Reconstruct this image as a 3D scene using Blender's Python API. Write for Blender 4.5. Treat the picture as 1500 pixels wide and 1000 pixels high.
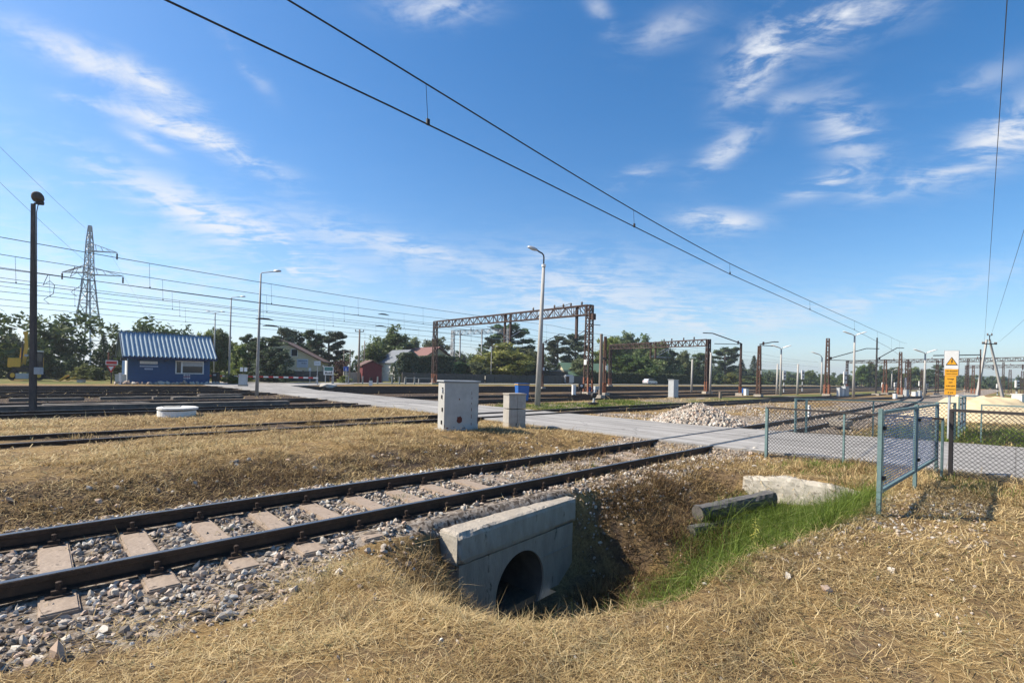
import bpy, bmesh, math, random
import numpy as np
from mathutils import Vector, Matrix
random.seed(7); RNG = np.random.default_rng(11)
rad = math.radians
SC = bpy.context.scene
for o in list(bpy.data.objects): bpy.data.objects.remove(o)
COL = SC.collection

# ------------------------------------------------------------------ camera
F = 720.0; CH = 1.67; ROLL = rad(1.3)
cam = bpy.data.cameras.new('camera'); co = bpy.data.objects.new('camera', cam); COL.objects.link(co)
cam.sensor_width = 36; cam.lens = 36*F/1500; cam.shift_y = 49/1500
cam.clip_start = .05; cam.clip_end = 8000
co.location = (0, 0, CH); co.rotation_euler = (rad(90), -ROLL, 0)
SC.camera = co
CR = np.array([math.cos(ROLL), 0, math.sin(ROLL)]); CU = np.array([-math.sin(ROLL), 0, math.cos(ROLL)]); CF = np.array([0, 1., 0])
def ray(px, py):
    return CR*((px-750)/F) + CU*((549-py)/F) + CF
def gp(px, py, z=0.0):
    d = ray(px, py); t = (z-CH)/d[2]; return np.array([d[0]*t, d[1]*t, z])
def at(px, py, Y):
    d = ray(px, py); return np.array([d[0]*Y, Y, CH+d[2]*Y])
def zat(px, py, Y): return at(px, py, Y)[2]

# ------------------------------------------------------------------ light
SUN_EL = rad(43.5); sd = Vector((-1, 0.03, 0)).normalized()
to_sun = Vector((sd.x*math.cos(SUN_EL), sd.y*math.cos(SUN_EL), math.sin(SUN_EL)))
sl = bpy.data.lights.new('sun', 'SUN'); sl.energy = 5.0; sl.angle = rad(.5); sl.color = (1, .90, .75)
so = bpy.data.objects.new('sun', sl); COL.objects.link(so); so.rotation_euler = to_sun.to_track_quat('Z', 'Y').to_euler()
SC.view_settings.view_transform = 'Standard'; SC.view_settings.look = 'None'; SC.view_settings.gamma = 1
SC.view_settings.exposure = 0.80
W = bpy.data.worlds.new('World'); SC.world = W; W.use_nodes = True
SKY_S = 0.102
def build_world():
    nt = W.node_tree; N = nt.nodes; L = nt.links
    for n in list(N): N.remove(n)
    out = N.new('ShaderNodeOutputWorld'); bg = N.new('ShaderNodeBackground'); L.new(bg.outputs[0], out.inputs[0])
    bg.inputs[1].default_value = SKY_S
    sky = N.new('ShaderNodeTexSky'); sky.sky_type = 'NISHITA'; sky.sun_disc = False
    sky.sun_elevation = SUN_EL; sky.sun_rotation = math.atan2(sd.x, sd.y)
    sky.air_density = 1.0; sky.dust_density = .8; sky.ozone_density = 3.0; sky.altitude = 100
    hs = N.new('ShaderNodeHueSaturation'); hs.inputs['Saturation'].default_value = 1.36; hs.inputs['Value'].default_value = 1.0
    L.new(sky.outputs[0], hs.inputs['Color'])
    tc = N.new('ShaderNodeTexCoord')
    def M(op, a, b=None, c=None):
        n = N.new('ShaderNodeMath'); n.operation = op
        for i, v in enumerate((a, b, c)):
            if v is None: continue
            if isinstance(v, (int, float)): n.inputs[i].default_value = v
            else: L.new(v, n.inputs[i])
        return n.outputs[0]
    d = tc.outputs['Generated']
    sep = N.new('ShaderNodeSeparateXYZ'); L.new(d, sep.inputs[0])
    zz = M('MAXIMUM', M('ADD', sep.outputs[2], .08), .05)
    px_ = M('DIVIDE', sep.outputs[0], zz); py_ = M('DIVIDE', sep.outputs[1], zz)
    cb = N.new('ShaderNodeCombineXYZ'); L.new(px_, cb.inputs[0]); L.new(py_, cb.inputs[1])
    mp = N.new('ShaderNodeMapping'); mp.inputs['Rotation'].default_value = (0, 0, rad(38)); mp.inputs['Scale'].default_value = (1.5, 3.6, 1)
    L.new(cb.outputs[0], mp.inputs[0])
    n1 = N.new('ShaderNodeTexNoise'); n1.inputs['Scale'].default_value = 2.6; n1.inputs['Detail'].default_value = 9; n1.inputs['Roughness'].default_value = .62; n1.inputs['Distortion'].default_value = .7
    L.new(mp.outputs[0], n1.inputs['Vector'])
    n2 = N.new('ShaderNodeTexNoise'); n2.inputs['Scale'].default_value = 11; n2.inputs['Detail'].default_value = 8; n2.inputs['Roughness'].default_value = .62; n2.inputs['Distortion'].default_value = .6
    mp2 = N.new('ShaderNodeMapping'); mp2.inputs['Rotation'].default_value = (0, rad(25), rad(20)); mp2.inputs['Scale'].default_value = (.8, 1, 2.2); L.new(d, mp2.inputs[0]); L.new(mp2.outputs[0], n2.inputs['Vector'])
    patches = [(120,85,22,85,24,.95),(240,130,33,60,18,.75),(130,150,12,38,11,.75),(240,182,18,62,17,.9),(335,218,27,95,19,.95),
      (215,208,25,32,9,.7),(280,300,24,190,26,.62),(90,267,-5,65,10,.55),(350,340,20,130,32,.7),(450,400,8,50,12,.7),(510,345,18,130,28,.5),
      (620,365,14,75,14,.6),(840,430,4,210,60,.8),(1235,22,-22,120,38,1.1),(1105,100,-60,65,34,.85),(1062,222,-35,48,20,.8),(1240,190,55,70,34,.75),
      (1210,268,-20,50,15,.85),(1320,270,-14,60,17,.8),(1475,200,-32,75,38,1.2),(1036,324,6,45,17,.95),(1300,435,-12,140,26,.6),(1050,470,0,110,28,.65),
      (360,92,52,40,12,.65),(930,258,-20,42,13,.5),(640,12,0,75,22,.7),(975,45,-20,60,22,.5),(100,400,4,330,75,.55),(830,375,-10,40,12,.55),(1430,120,-20,60,20,.35),(880,20,60,40,14,.5),(1150,150,-10,30,14,.45),(1080,325,0,40,15,.55)]
    acc = None
    for (x, y, ang, ra, rb, st) in patches:
        c = ray(x, y); sc_ = np.linalg.norm(c); c = c/sc_
        a = rad(ang); e1 = CR*math.cos(a) - CU*math.sin(a); e1 = e1 - c*np.dot(e1, c); e1 /= np.linalg.norm(e1)
        e2 = np.cross(c, e1)
        k = F*sc_*1.12
        def dot(e):
            n = N.new('ShaderNodeVectorMath'); n.operation = 'DOT_PRODUCT'; L.new(d, n.inputs[0]); n.inputs[1].default_value = tuple(e); return n.outputs['Value']
        A = dot(e1*k/ra); B = dot(e2*k/rb)
        q = M('POWER', .3679, M('MULTIPLY_ADD', A, A, M('MULTIPLY', B, B)))
        acc = M('MULTIPLY', q, st) if acc is None else M('MULTIPLY_ADD', q, st, acc)
    nz = M('MULTIPLY_ADD', n2.outputs[0], .55, M('MULTIPLY', n1.outputs[0], .45))
    mr0 = N.new('ShaderNodeMapRange'); mr0.interpolation_type = 'SMOOTHSTEP'
    mr0.inputs[1].default_value = .41; mr0.inputs[2].default_value = .60; mr0.inputs[3].default_value = .03; mr0.inputs[4].default_value = 1.0
    L.new(nz, mr0.inputs[0])
    mr = N.new('ShaderNodeMapRange'); mr.inputs[1].default_value = 0.0; mr.inputs[2].default_value = 1.0; mr.inputs[3].default_value = 0; mr.inputs[4].default_value = .92
    L.new(M('MULTIPLY', M('MINIMUM', acc, 1.1), mr0.outputs[0]), mr.inputs[0])
    # thin milky veil towards the horizon
    veil = M('MULTIPLY', M('POWER', 2.718, M('MULTIPLY', M('MAXIMUM', sep.outputs[2], 0), -6.0)), .30)
    veil = M('MULTIPLY', veil, M('MULTIPLY_ADD', sep.outputs[0], -.45, 1.0))
    vx = N.new('ShaderNodeMix'); vx.data_type = 'RGBA'; L.new(M('MULTIPLY', veil, M('ADD', n1.outputs[0], .9)), vx.inputs[0]); L.new(hs.outputs[0], vx.inputs[6]); vx.inputs[7].default_value = (.36/SKY_S, .46/SKY_S, .60/SKY_S, 1)
    den = mr.outputs[0]
    mx = N.new('ShaderNodeMix'); mx.data_type = 'RGBA'; L.new(den, mx.inputs[0]); L.new(vx.outputs[2], mx.inputs[6])
    cc = .53/SKY_S; mx.inputs[7].default_value = (cc*.93, cc*.97, cc*1.04, 1)
    L.new(mx.outputs[2], bg.inputs[0])
build_world()

# ------------------------------------------------------------------ frames and noise
ANG = rad(44.2)                      # rails run along this axis
SU = np.array([math.cos(ANG), math.sin(ANG)]); SN = np.array([-math.sin(ANG), math.cos(ANG)])
def S2W(s, D): return s*SU[0]+D*SN[0], s*SU[1]+D*SN[1]
def W2S(x, y): return x*SU[0]+y*SU[1], x*SN[0]+y*SN[1]
def sm(a, b, x): t = np.clip((np.asarray(x, float)-a)/(b-a), 0, 1); return t*t*(3-2*t)
def vn(x, y, seed=0):
    x = np.asarray(x, float); y = np.asarray(y, float)
    xi = np.floor(x); yi = np.floor(y); fx = x-xi; fy = y-yi; fx = fx*fx*(3-2*fx); fy = fy*fy*(3-2*fy)
    def h(a, b): v = np.sin(a*127.1+b*311.7+seed*74.7)*43758.5453; return v-np.floor(v)
    return (h(xi, yi)*(1-fx)+h(xi+1, yi)*fx)*(1-fy)+(h(xi, yi+1)*(1-fx)+h(xi+1, yi+1)*fx)*fy
def fb(x, y, seed=0): return .5*vn(x, y, seed)+.3*vn(x*2.1, y*2.1, seed+1)+.2*vn(x*4.3, y*4.3, seed+2)
def road_s0(D): return 12.35+.75*(1-sm(0, 6, D))
def road_s1(D): return 17.45+2.2*(1-sm(-1, 9, D))+1.6*sm(40, 52, D)+12*sm(52, 63, D)
def ditch(s, D):
    Dl = 4.75 + .17*sm(3.3, 3.6, s)*(1-sm(6.1, 7.0, s))
    wl = 1.5 - 1.43*sm(3.4, 3.66, s)*(1-sm(6.12, 7.1, s))
    Dr = 2.32-.5*sm(2.3, 4.0, s)-.42*sm(4.2, 8, s)
    along = sm(2.1, 3.45, s)*(1-sm(9.75, 9.95, s))
    left = 1-np.clip((D-(Dl-wl))/wl, 0, 1)
    prof = (1-(1-np.clip((D-Dr)/1.5, 0, 1))**1.8)*left
    depth = 1.5-.75*sm(5.6, 8.8, s)
    return along*prof, depth
def H(s, D):
    s = np.asarray(s, float); D = np.asarray(D, float)
    big = np.maximum(np.abs(s), np.abs(D))
    rough = 1-sm(16, 40, big)*.8
    z = -.05+rough*(.10*(vn(s*.4, D*.4, 3)-.5)+.05*(vn(s*1.3, D*1.3, 4)-.5)+.03*(vn(s*4, D*4, 5)-.5))
    z = z-.12*sm(2.6, 4.3, D)*(1-sm(8, 9, D))
    bed = sm(4.35, 4.75, D)*(1-sm(7.6, 8.1, D))
    z = z*(1-bed)+bed*(-.187+.02*(vn(s*6, D*6, 9)-.5)+sm(1.6, 3.2, s)*(1-sm(11, 12, s))*(.045*sm(4.93, 5.03, D)*(1-sm(5.2, 5.3, D))-.075*(1-sm(4.93, 5.02, D))*sm(3.3, 3.6, s)*(1-sm(6.2, 6.5, s))+.05*sm(4, 6, s)*sm(5.4, 5.6, D)*(1-sm(6.7, 6.8, D))*vn(s*1.6, D*1.6, 57)))
    low = sm(7.7, 8.1, D)*(1-sm(8.4, 10.9, D+.5*(vn(s*.5, 0*s, 8)-.5)))*(1-sm(10, 12, s)*.8)
    z = z-low*.2+.07*sm(8.2, 9.6, D)*(1-sm(9.8, 12, D))*(1-sm(8, 12, s))*(.3+1.2*vn(s*.9, D*.9, 71))
    z = z+.06*sm(9.5, 11, D)*(1-sm(20, 22, D))*(1-sm(9.5, 12, s))
    z = z-.05*sm(12.2, 13.6, D)*(1-sm(17.5, 19, D))
    z = z-.36*sm(2.85, 3.6, s)*(1-sm(6.2, 6.9, s))*sm(3.6, 4.3, D)*(1-sm(4.62, 4.9, D))
    yard = sm(21, 22.5, D)*(1-sm(54, 57, D))
    z = z*(1-yard)+yard*(-.13)
    rt = sm(road_s0(D)-.5, road_s0(D)-.05, s)*(1-sm(road_s1(D)+.05, road_s1(D)+.6, s))*(1-sm(70, 71, D))
    z = z*(1-rt)+rt*(-.06)
    sr = sm(62, 63, D)*(1-sm(69, 70, D)); z = z*(1-sr)+sr*(-.06)
    t1r = sm(18, 19, s)*sm(3.8, 5, D)*(1-sm(10, 13, D)); z = z*(1-t1r)+t1r*(-.15)
    w, dep = ditch(s, D)
    z = z*(1-w)+w*(-dep+.06*(vn(s*2, D*2, 21)-.5))
    return z
def HW(x, y): s, D = W2S(x, y); return float(H(s, D))

# ------------------------------------------------------------------ materials
MATS = {}
def nodes(m): m.use_nodes = True; return m.node_tree.nodes, m.node_tree.links
def mat(name, c1, c2=None, rough=.75, metal=0., scale=6., bump=.15, spot=None, spot_t=.62, spot_scale=3., detail=6, stretch=(1, 1, 1), fac=.5, bscale=None, coat=0):
    if name in MATS: return MATS[name]
    m = bpy.data.materials.new(name); N, L = nodes(m); b = N['Principled BSDF']
    c2 = c2 or tuple(min(1, v*.72) for v in c1)
    tc = N.new('ShaderNodeTexCoord'); mp = N.new('ShaderNodeMapping'); mp.inputs['Scale'].default_value = stretch
    L.new(tc.outputs['Object'], mp.inputs[0])
    n = N.new('ShaderNodeTexNoise'); n.inputs['Scale'].default_value = scale; n.inputs['Detail'].default_value = detail; n.inputs['Roughness'].default_value = .65
    L.new(mp.outputs[0], n.inputs['Vector'])
    r = N.new('ShaderNodeValToRGB'); r.color_ramp.elements[0].position = .5-.25*fac-.1; r.color_ramp.elements[1].position = .5+.25*fac+.05
    r.color_ramp.elements[0].color = (*c2, 1); r.color_ramp.elements[1].color = (*c1, 1)
    L.new(n.outputs[0], r.inputs[0]); colr = r.outputs[0]
    if spot:
        n3 = N.new('ShaderNodeTexNoise'); n3.inputs['Scale'].default_value = spot_scale; n3.inputs['Detail'].default_value = 8; n3.inputs['Roughness'].default_value = .7
        L.new(mp.outputs[0], n3.inputs['Vector'])
        r3 = N.new('ShaderNodeValToRGB'); r3.color_ramp.elements[0].position = spot_t; r3.color_ramp.elements[1].position = min(1, spot_t+.06)
        L.new(n3.outputs[0], r3.inputs[0])
        mx = N.new('ShaderNodeMix'); mx.data_type = 'RGBA'; L.new(r3.outputs[0], mx.inputs[0]); L.new(colr, mx.inputs[6]); mx.inputs[7].default_value = (*spot, 1)
        colr = mx.outputs[2]
    L.new(colr, b.inputs['Base Color'])
    b.inputs['Roughness'].default_value = rough; b.inputs['Metallic'].default_value = metal
    if coat: b.inputs['Coat Weight'].default_value = coat
    if bump:
        n2 = N.new('ShaderNodeTexNoise'); n2.inputs['Scale'].default_value = bscale or scale*4; n2.inputs['Detail'].default_value = 5
        L.new(mp.outputs[0], n2.inputs['Vector'])
        bp = N.new('ShaderNodeBump'); bp.inputs['Strength'].default_value = bump; bp.inputs['Distance'].default_value = .02
        L.new(n2.outputs[0], bp.inputs['Height']); L.new(bp.outputs[0], b.inputs['Normal'])
    MATS[name] = m; return m
def tintmat(name, ramp, rough=.8, trans=0., spec=.2, vary=False):
    m = bpy.data.materials.new(name); N, L = nodes(m); b = N['Principled BSDF']
    a = N.new('ShaderNodeAttribute'); a.attribute_name = 'tint'
    r = N.new('ShaderNodeValToRGB'); e = r.color_ramp.elements
    while len(e) < len(ramp): e.new(.5)
    for i, (p, c) in enumerate(ramp): e[i].position = p; e[i].color = (*c, 1)
    L.new(a.outputs['Fac'], r.inputs[0])
    if vary:
        oi = N.new('ShaderNodeObjectInfo'); hv = N.new('ShaderNodeHueSaturation'); L.new(r.outputs[0], hv.inputs['Color'])
        for sock, lo, hi, k in (('Value', .7, 1.45, 1), ('Hue', .475, .515, 7.3), ('Saturation', .75, 1.1, 3.7)):
            fr = N.new('ShaderNodeMath'); fr.operation = 'MULTIPLY'; fr.inputs[1].default_value = k; L.new(oi.outputs['Random'], fr.inputs[0])
            f2 = N.new('ShaderNodeMath'); f2.operation = 'FRACT'; L.new(fr.outputs[0], f2.inputs[0])
            mp_ = N.new('ShaderNodeMapRange'); mp_.inputs[3].default_value = lo; mp_.inputs[4].default_value = hi; L.new(f2.outputs[0], mp_.inputs[0]); L.new(mp_.outputs[0], hv.inputs[sock])
        r = hv
    L.new(r.outputs[0], b.inputs['Base Color'])
    b.inputs['Roughness'].default_value = rough; b.inputs['Specular IOR Level'].default_value = spec
    if trans:
        t = N.new('ShaderNodeBsdfTranslucent'); L.new(r.outputs[0], t.inputs[0])
        mx = N.new('ShaderNodeMixShader'); mx.inputs[0].default_value = trans
        out = N['Material Output']; L.new(b.outputs[0], mx.inputs[1]); L.new(t.outputs[0], mx.inputs[2]); L.new(mx.outputs[0], out.inputs[0])
    return m

M_rail = mat('rail_steel', (.062, .038, .026), (.026, .018, .014), rough=.55, metal=.5, scale=18, bump=.25)
M_railtop = mat('rail_head_steel', (.30, .29, .28), (.12, .11, .105), rough=.32, metal=.9, scale=10, bump=.05, stretch=(.2, 4, 1))
M_clip = mat('rusty_fastening', (.05, .03, .02), rough=.8, metal=.3, scale=30)
M_sleeper = mat('sleeper_concrete', (.36, .285, .22), (.19, .14, .10), scale=5, bump=.5, spot=(.075, .055, .04), spot_t=.57, spot_scale=7, fac=1.1)
M_conc = mat('weathered_concrete', (.46, .41, .34), (.20, .175, .14), scale=4, bump=.6, spot=(.10, .088, .07), spot_t=.6, spot_scale=4.2, fac=1.1, stretch=(1.4, 1.4, .45), bscale=26)
M_conc_l = mat('pale_concrete', (.40, .38, .345), (.26, .245, .22), scale=4, bump=.35, spot=(.2, .19, .16), spot_t=.62)
M_conc_w = mat('whitewashed_and_sunlit_concrete', (.50, .46, .39), (.24, .215, .17), scale=4, bump=.4, spot=(.16, .14, .11), spot_t=.58, spot_scale=4)
M_polec = mat('pole_concrete', (.40, .39, .37), (.28, .27, .25), scale=8, bump=.2, stretch=(1, 1, .3))
M_galv = mat('galvanised_steel', (.48, .50, .52), (.34, .36, .38), rough=.5, metal=.4, scale=10, bump=.05)
M_dark = mat('dark_steel', (.045, .04, .04), (.025, .022, .022), rough=.6, metal=.3, scale=12)
M_darkpole = mat('dark_weathered_pole', (.10, .085, .075), (.05, .043, .04), rough=.85, scale=9, stretch=(1, 1, .25))
M_rust = mat('rusty_steel', (.115, .06, .042), (.05, .03, .024), rough=.85, metal=.15, scale=7, bump=.3, spot=(.24, .2, .17), spot_t=.66)
M_rustd = mat('old_brown_steel', (.085, .05, .04), (.035, .024, .022), rough=.85, metal=.15, scale=6, bump=.25)
M_orange = mat('orange_paint', (.27, .10, .05), (.17, .065, .04), rough=.7, scale=9)
M_silver = mat('silver_lattice_paint', (.5, .5, .5), (.3, .3, .3), rough=.6, metal=.3, scale=6)
M_white = mat('white_paint', (.78, .77, .74), (.62, .61, .57), rough=.6, scale=8, bump=.08)
M_cabw = mat('chipped_white_sheet_metal', (.43, .43, .41), (.32, .32, .305), rough=.55, scale=3, bump=.1, spot=(.11, .05, .03), spot_t=.70, spot_scale=5)
M_rustspot = mat('rust_patch', (.14, .035, .02), (.08, .02, .012), rough=.9, scale=20)
M_greyl = mat('light_grey_metal', (.42, .44, .45), (.34, .36, .37), rough=.5, scale=5, bump=.05)
M_teal = mat('teal_grey_paint', (.14, .22, .22), (.085, .14, .14), rough=.6, scale=9, bump=.2, spot=(.09, .05, .03), spot_t=.68, spot_scale=7)
M_bluemesh = mat('blue_mesh_paint', (.09, .19, .38), (.07, .14, .28), rough=.6, scale=12, bump=.1)
M_wire = mat('dark_wire', (.03, .03, .032), rough=.6, metal=.4, scale=5, bump=0)
M_wire2 = mat('grey_wire', (.10, .10, .11), rough=.6, metal=.2, scale=5, bump=0)
M_hutblue = mat('blue_painted_boards', (.010, .068, .18), (.007, .047, .13), rough=.6, scale=4, bump=.1)
M_hutroof = mat('blue_roof_sheet', (.27, .36, .42), (.2, .28, .34), rough=.5, metal=.1, scale=3, bump=.03)
M_hutdark = mat('dark_blue_trim', (.01, .03, .09), rough=.7, scale=4)
M_bin = mat('blue_bin_plastic', (.03, .13, .42), (.02, .1, .34), rough=.45, scale=3, bump=.03)
M_yellow = mat('yellow_paint', (.72, .42, .04), (.55, .3, .03), rough=.5, scale=6, bump=.06, spot=(.2, .12, .05), spot_t=.68)
M_signy = mat('amber_sign_sheet', (.80, .38, .02), (.72, .33, .02), rough=.5, scale=2, bump=0)
M_black = mat('black_paint', (.012, .012, .013), rough=.6, scale=5, bump=0)
M_red = mat('red_paint', (.5, .03, .03), (.38, .02, .02), rough=.55, scale=5, bump=.03)
M_shed = mat('dark_red_boards', (.14, .02, .025), (.09, .014, .018), rough=.8, scale=3, stretch=(1, 1, .2))
M_wood = mat('weathered_wood', (.26, .21, .17), (.14, .11, .09), rough=.9, scale=6, bump=.4, stretch=(4, 4, .5))
M_oldlog = mat('old_blackened_timber', (.14, .135, .13), (.045, .042, .04), rough=.9, scale=6, bump=.7, stretch=(.5, 5, 5), spot=(.26, .25, .24), spot_t=.6, spot_scale=3)
M_glass = bpy.data.materials.new('window_glass'); _n, _l = nodes(M_glass); _b = _n['Principled BSDF']; _b.inputs['Base Color'].default_value = (.03, .035, .04, 1); _b.inputs['Roughness'].default_value = .06
M_cream = mat('cream_render', (.55, .48, .33), (.46, .40, .27), rough=.85, scale=3, bump=.1)
M_housew = mat('white_render', (.66, .66, .64), (.55, .55, .53), rough=.85, scale=3, bump=.1)
M_roofb = mat('brown_roof_tiles', (.13, .07, .055), (.075, .042, .035), rough=.8, scale=6, bump=.3)
M_roofr = mat('faded_red_roof', (.19, .085, .07), (.13, .06, .05), rough=.7, scale=4, bump=.2)
M_roofg = mat('grey_roof', (.15, .17, .2), (.10, .115, .135), rough=.7, scale=4, bump=.2)
M_roofgr = mat('green_roof', (.10, .17, .11), (.07, .13, .08), rough=.7, scale=4, bump=.2)
M_wall = mat('shade_darkened_fence_panels', (.10, .095, .085), (.055, .05, .045), rough=.9, scale=2.5, bump=.3)  # grey lowered so the colour itself carries the shade of the trees
M_tyre = mat('tyre_rubber', (.02, .02, .02), rough=.9, scale=9)
M_car = mat('silver_car_paint', (.62, .64, .66), rough=.3, metal=.3, scale=2, bump=0, coat=.5)
M_sand = mat('pale_sand', (.62, .50, .31), (.50, .39, .23), rough=.95, scale=3, bump=.5, bscale=14)
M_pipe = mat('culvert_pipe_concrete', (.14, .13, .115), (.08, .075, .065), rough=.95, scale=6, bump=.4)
M_bark = mat('bark', (.13, .095, .07), (.07, .05, .04), rough=.95, scale=5, bump=.6, stretch=(3, 3, .6))
M_sign_blue = mat('blue_sign_sheet', (.02, .08, .4), rough=.5, scale=2, bump=0)
M_sign_green = mat('green_sign_sheet', (.0, .16, .13), rough=.5, scale=2, bump=0)
M_screen = mat('pale_blue_board', (.46, .53, .62), (.40, .47, .56), rough=.6, scale=2, bump=0)
M_insul = mat('brown_insulator', (.05, .025, .018), rough=.35, scale=4, bump=0)

STRAW = [(0, (.06, .038, .02)), (.22, (.16, .10, .05)), (.45, (.33, .235, .105)), (.64, (.53, .395, .19)), (.85, (.70, .56, .32)), (1, (.10, .12, .035))]
M_straw = tintmat('dry_grass_blades', STRAW, rough=.75, trans=.25, spec=.25)
M_green = tintmat('green_grass_blades', [(0, (.055, .075, .012)), (.38, (.13, .19, .03)), (.66, (.24, .32, .06)), (.84, (.31, .36, .11)), (1, (.44, .35, .17))], rough=.6, trans=.4, spec=.3)
M_stone = tintmat('ballast_stones', [(0, (.07, .06, .05)), (.22, (.24, .205, .17)), (.45, (.40, .355, .30)), (.6, (.42, .31, .235)), (.82, (.44, .40, .34)), (1, (.60, .57, .51))], rough=.9)
M_leafd = tintmat('broadleaf_leaves', [(0, (.04, .065, .02)), (.5, (.105, .155, .045)), (1, (.21, .25, .08))], rough=.55, trans=.4, spec=.35, vary=True)
M_leafy = tintmat('yellowish_leaves', [(0, (.06, .08, .018)), (.5, (.16, .195, .04)), (1, (.28, .29, .075))], rough=.55, trans=.4, spec=.35, vary=True)
M_leafp = tintmat('pine_needles', [(0, (.028, .052, .026)), (.5, (.065, .108, .05)), (1, (.14, .19, .085))], rough=.6, trans=.25, spec=.3, vary=True)
M_leafr = tintmat('purple_leaves', [(0, (.04, .018, .015)), (.5, (.09, .045, .035)), (1, (.15, .09, .06))], rough=.6, trans=.2)
M_far = tintmat('distant_wood_leaves', [(0, (.045, .07, .03)), (.5, (.085, .125, .05)), (1, (.15, .18, .075))], rough=.7, trans=.3)

# ------------------------------------------------------------------ mesh helpers
def setp(o, **k):
    for a, b in k.items():
        if b: o[a] = b
    return o
class MB:
    def __init__(s): s.v = []; s.f = []
    def add(s, V, Fc):
        o = len(s.v); s.v += [tuple(map(float, p)) for p in V]; s.f += [tuple(i+o for i in f) for f in Fc]; return s
    def box(s, c, d, rz=0, tx=1., ty=1.):
        x, y, z = d[0]/2, d[1]/2, d[2]/2; cs, sn = math.cos(rz), math.sin(rz); V = []
        for k, (a, b) in ((-z, (1, 1)), (z, (tx, ty))):
            for (i, j) in ((-x, -y), (x, -y), (x, y), (-x, y)):
                i *= a; j *= b; V.append((c[0]+i*cs-j*sn, c[1]+i*sn+j*cs, c[2]+k))
        return s.add(V, [(3, 2, 1, 0), (4, 5, 6, 7), (0, 1, 5, 4), (1, 2, 6, 5), (2, 3, 7, 6), (3, 0, 4, 7)])
    def bar(s, p0, p1, w, h=None, w1=None, h1=None):
        h = h or w; w1 = w1 or w; h1 = h1 or h
        p0 = Vector(p0); p1 = Vector(p1); d = (p1-p0)
        if d.length < 1e-6: return s
        d.normalize(); up = Vector((0, 0, 1)) if abs(d.z) < .95 else Vector((0, 1, 0))
        a = d.cross(up).normalized(); b = a.cross(d).normalized(); V = []
        for p, ww, hh in ((p0, w, h), (p1, w1, h1)):
            for (i, j) in ((-1, -1), (1, -1), (1, 1), (-1, 1)): V.append(p+a*(i*ww/2)+b*(j*hh/2))
        return s.add(V, [(3, 2, 1, 0), (4, 5, 6, 7), (0, 1, 5, 4), (1, 2, 6, 5), (2, 3, 7, 6), (3, 0, 4, 7)])
    def tube(s, pts, r, n=8, caps=True):
        pts = [Vector(p) for p in pts]; rs = r if isinstance(r, (list, tuple)) else [r]*len(pts)
        V = []; Fc = []; a = None
        for i, p in enumerate(pts):
            d = (pts[min(i+1, len(pts)-1)]-pts[max(i-1, 0)]).normalized()
            if a is None: a = d.cross(Vector((0, 0, 1)) if abs(d.z) < .95 else Vector((1, 0, 0))).normalized()
            else: a = (a-d*a.dot(d)).normalized()
            b = d.cross(a)
            for k in range(n): t = 2*math.pi*k/n; V.append(p+(a*math.cos(t)+b*math.sin(t))*rs[i])
        for i in range(len(pts)-1):
            for k in range(n): k2 = (k+1) % n; Fc.append((i*n+k, i*n+k2, (i+1)*n+k2, (i+1)*n+k))
        if caps: Fc.append(tuple(range(n-1, -1, -1))); Fc.append(tuple((len(pts)-1)*n+k for k in range(n)))
        return s.add(V, Fc)
    def lathe(s, prof, n=20, c=(0, 0, 0), sx=1, sy=1):
        V = []; Fc = []
        for (r, z) in prof:
            for k in range(n): t = 2*math.pi*k/n; V.append((c[0]+r*math.cos(t)*sx, c[1]+r*math.sin(t)*sy, c[2]+z))
        for i in range(len(prof)-1):
            for k in range(n): k2 = (k+1) % n; Fc.append((i*n+k, i*n+k2, (i+1)*n+k2, (i+1)*n+k))
        Fc.append(tuple(range(n-1, -1, -1))); Fc.append(tuple((len(prof)-1)*n+k for k in range(n)))
        return s.add(V, Fc)
    def prism(s, poly, y0, y1, axis='y'):
        n = len(poly); V = []
        for y in (y0, y1):
            for (a, b) in poly: V.append((a, y, b) if axis == 'y' else ((y, a, b) if axis == 'x' else (a, b, y)))
        Fc = [tuple(range(n)), tuple(range(2*n-1, n-1, -1))]+[(i, n+i, n+(i+1) % n, (i+1) % n) for i in range(n)]
        return s.add(V, Fc)
    def build(s, name, m, parent=None, bevel=0, smooth=False, loc=None, rz=None):
        me = bpy.data.meshes.new(name); bm = bmesh.new()
        vs = [bm.verts.new(v) for v in s.v]
        for f in s.f:
            try: bm.faces.new([vs[i] for i in f])
            except ValueError: pass
        bmesh.ops.recalc_face_normals(bm, faces=bm.faces)
        if bevel: bmesh.ops.bevel(bm, geom=bm.edges[:], offset=bevel, segments=2, affect='EDGES', clamp_overlap=True)
        bm.to_mesh(me); bm.free()
        if smooth:
            for p in me.polygons: p.use_smooth = True
        me.materials.append(m); o = bpy.data.objects.new(name, me); COL.objects.link(o)
        if parent: o.parent = parent
        if loc is not None: o.location = tuple(map(float, loc))
        if rz is not None: o.rotation_euler = (0, 0, rz)
        return o
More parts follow.
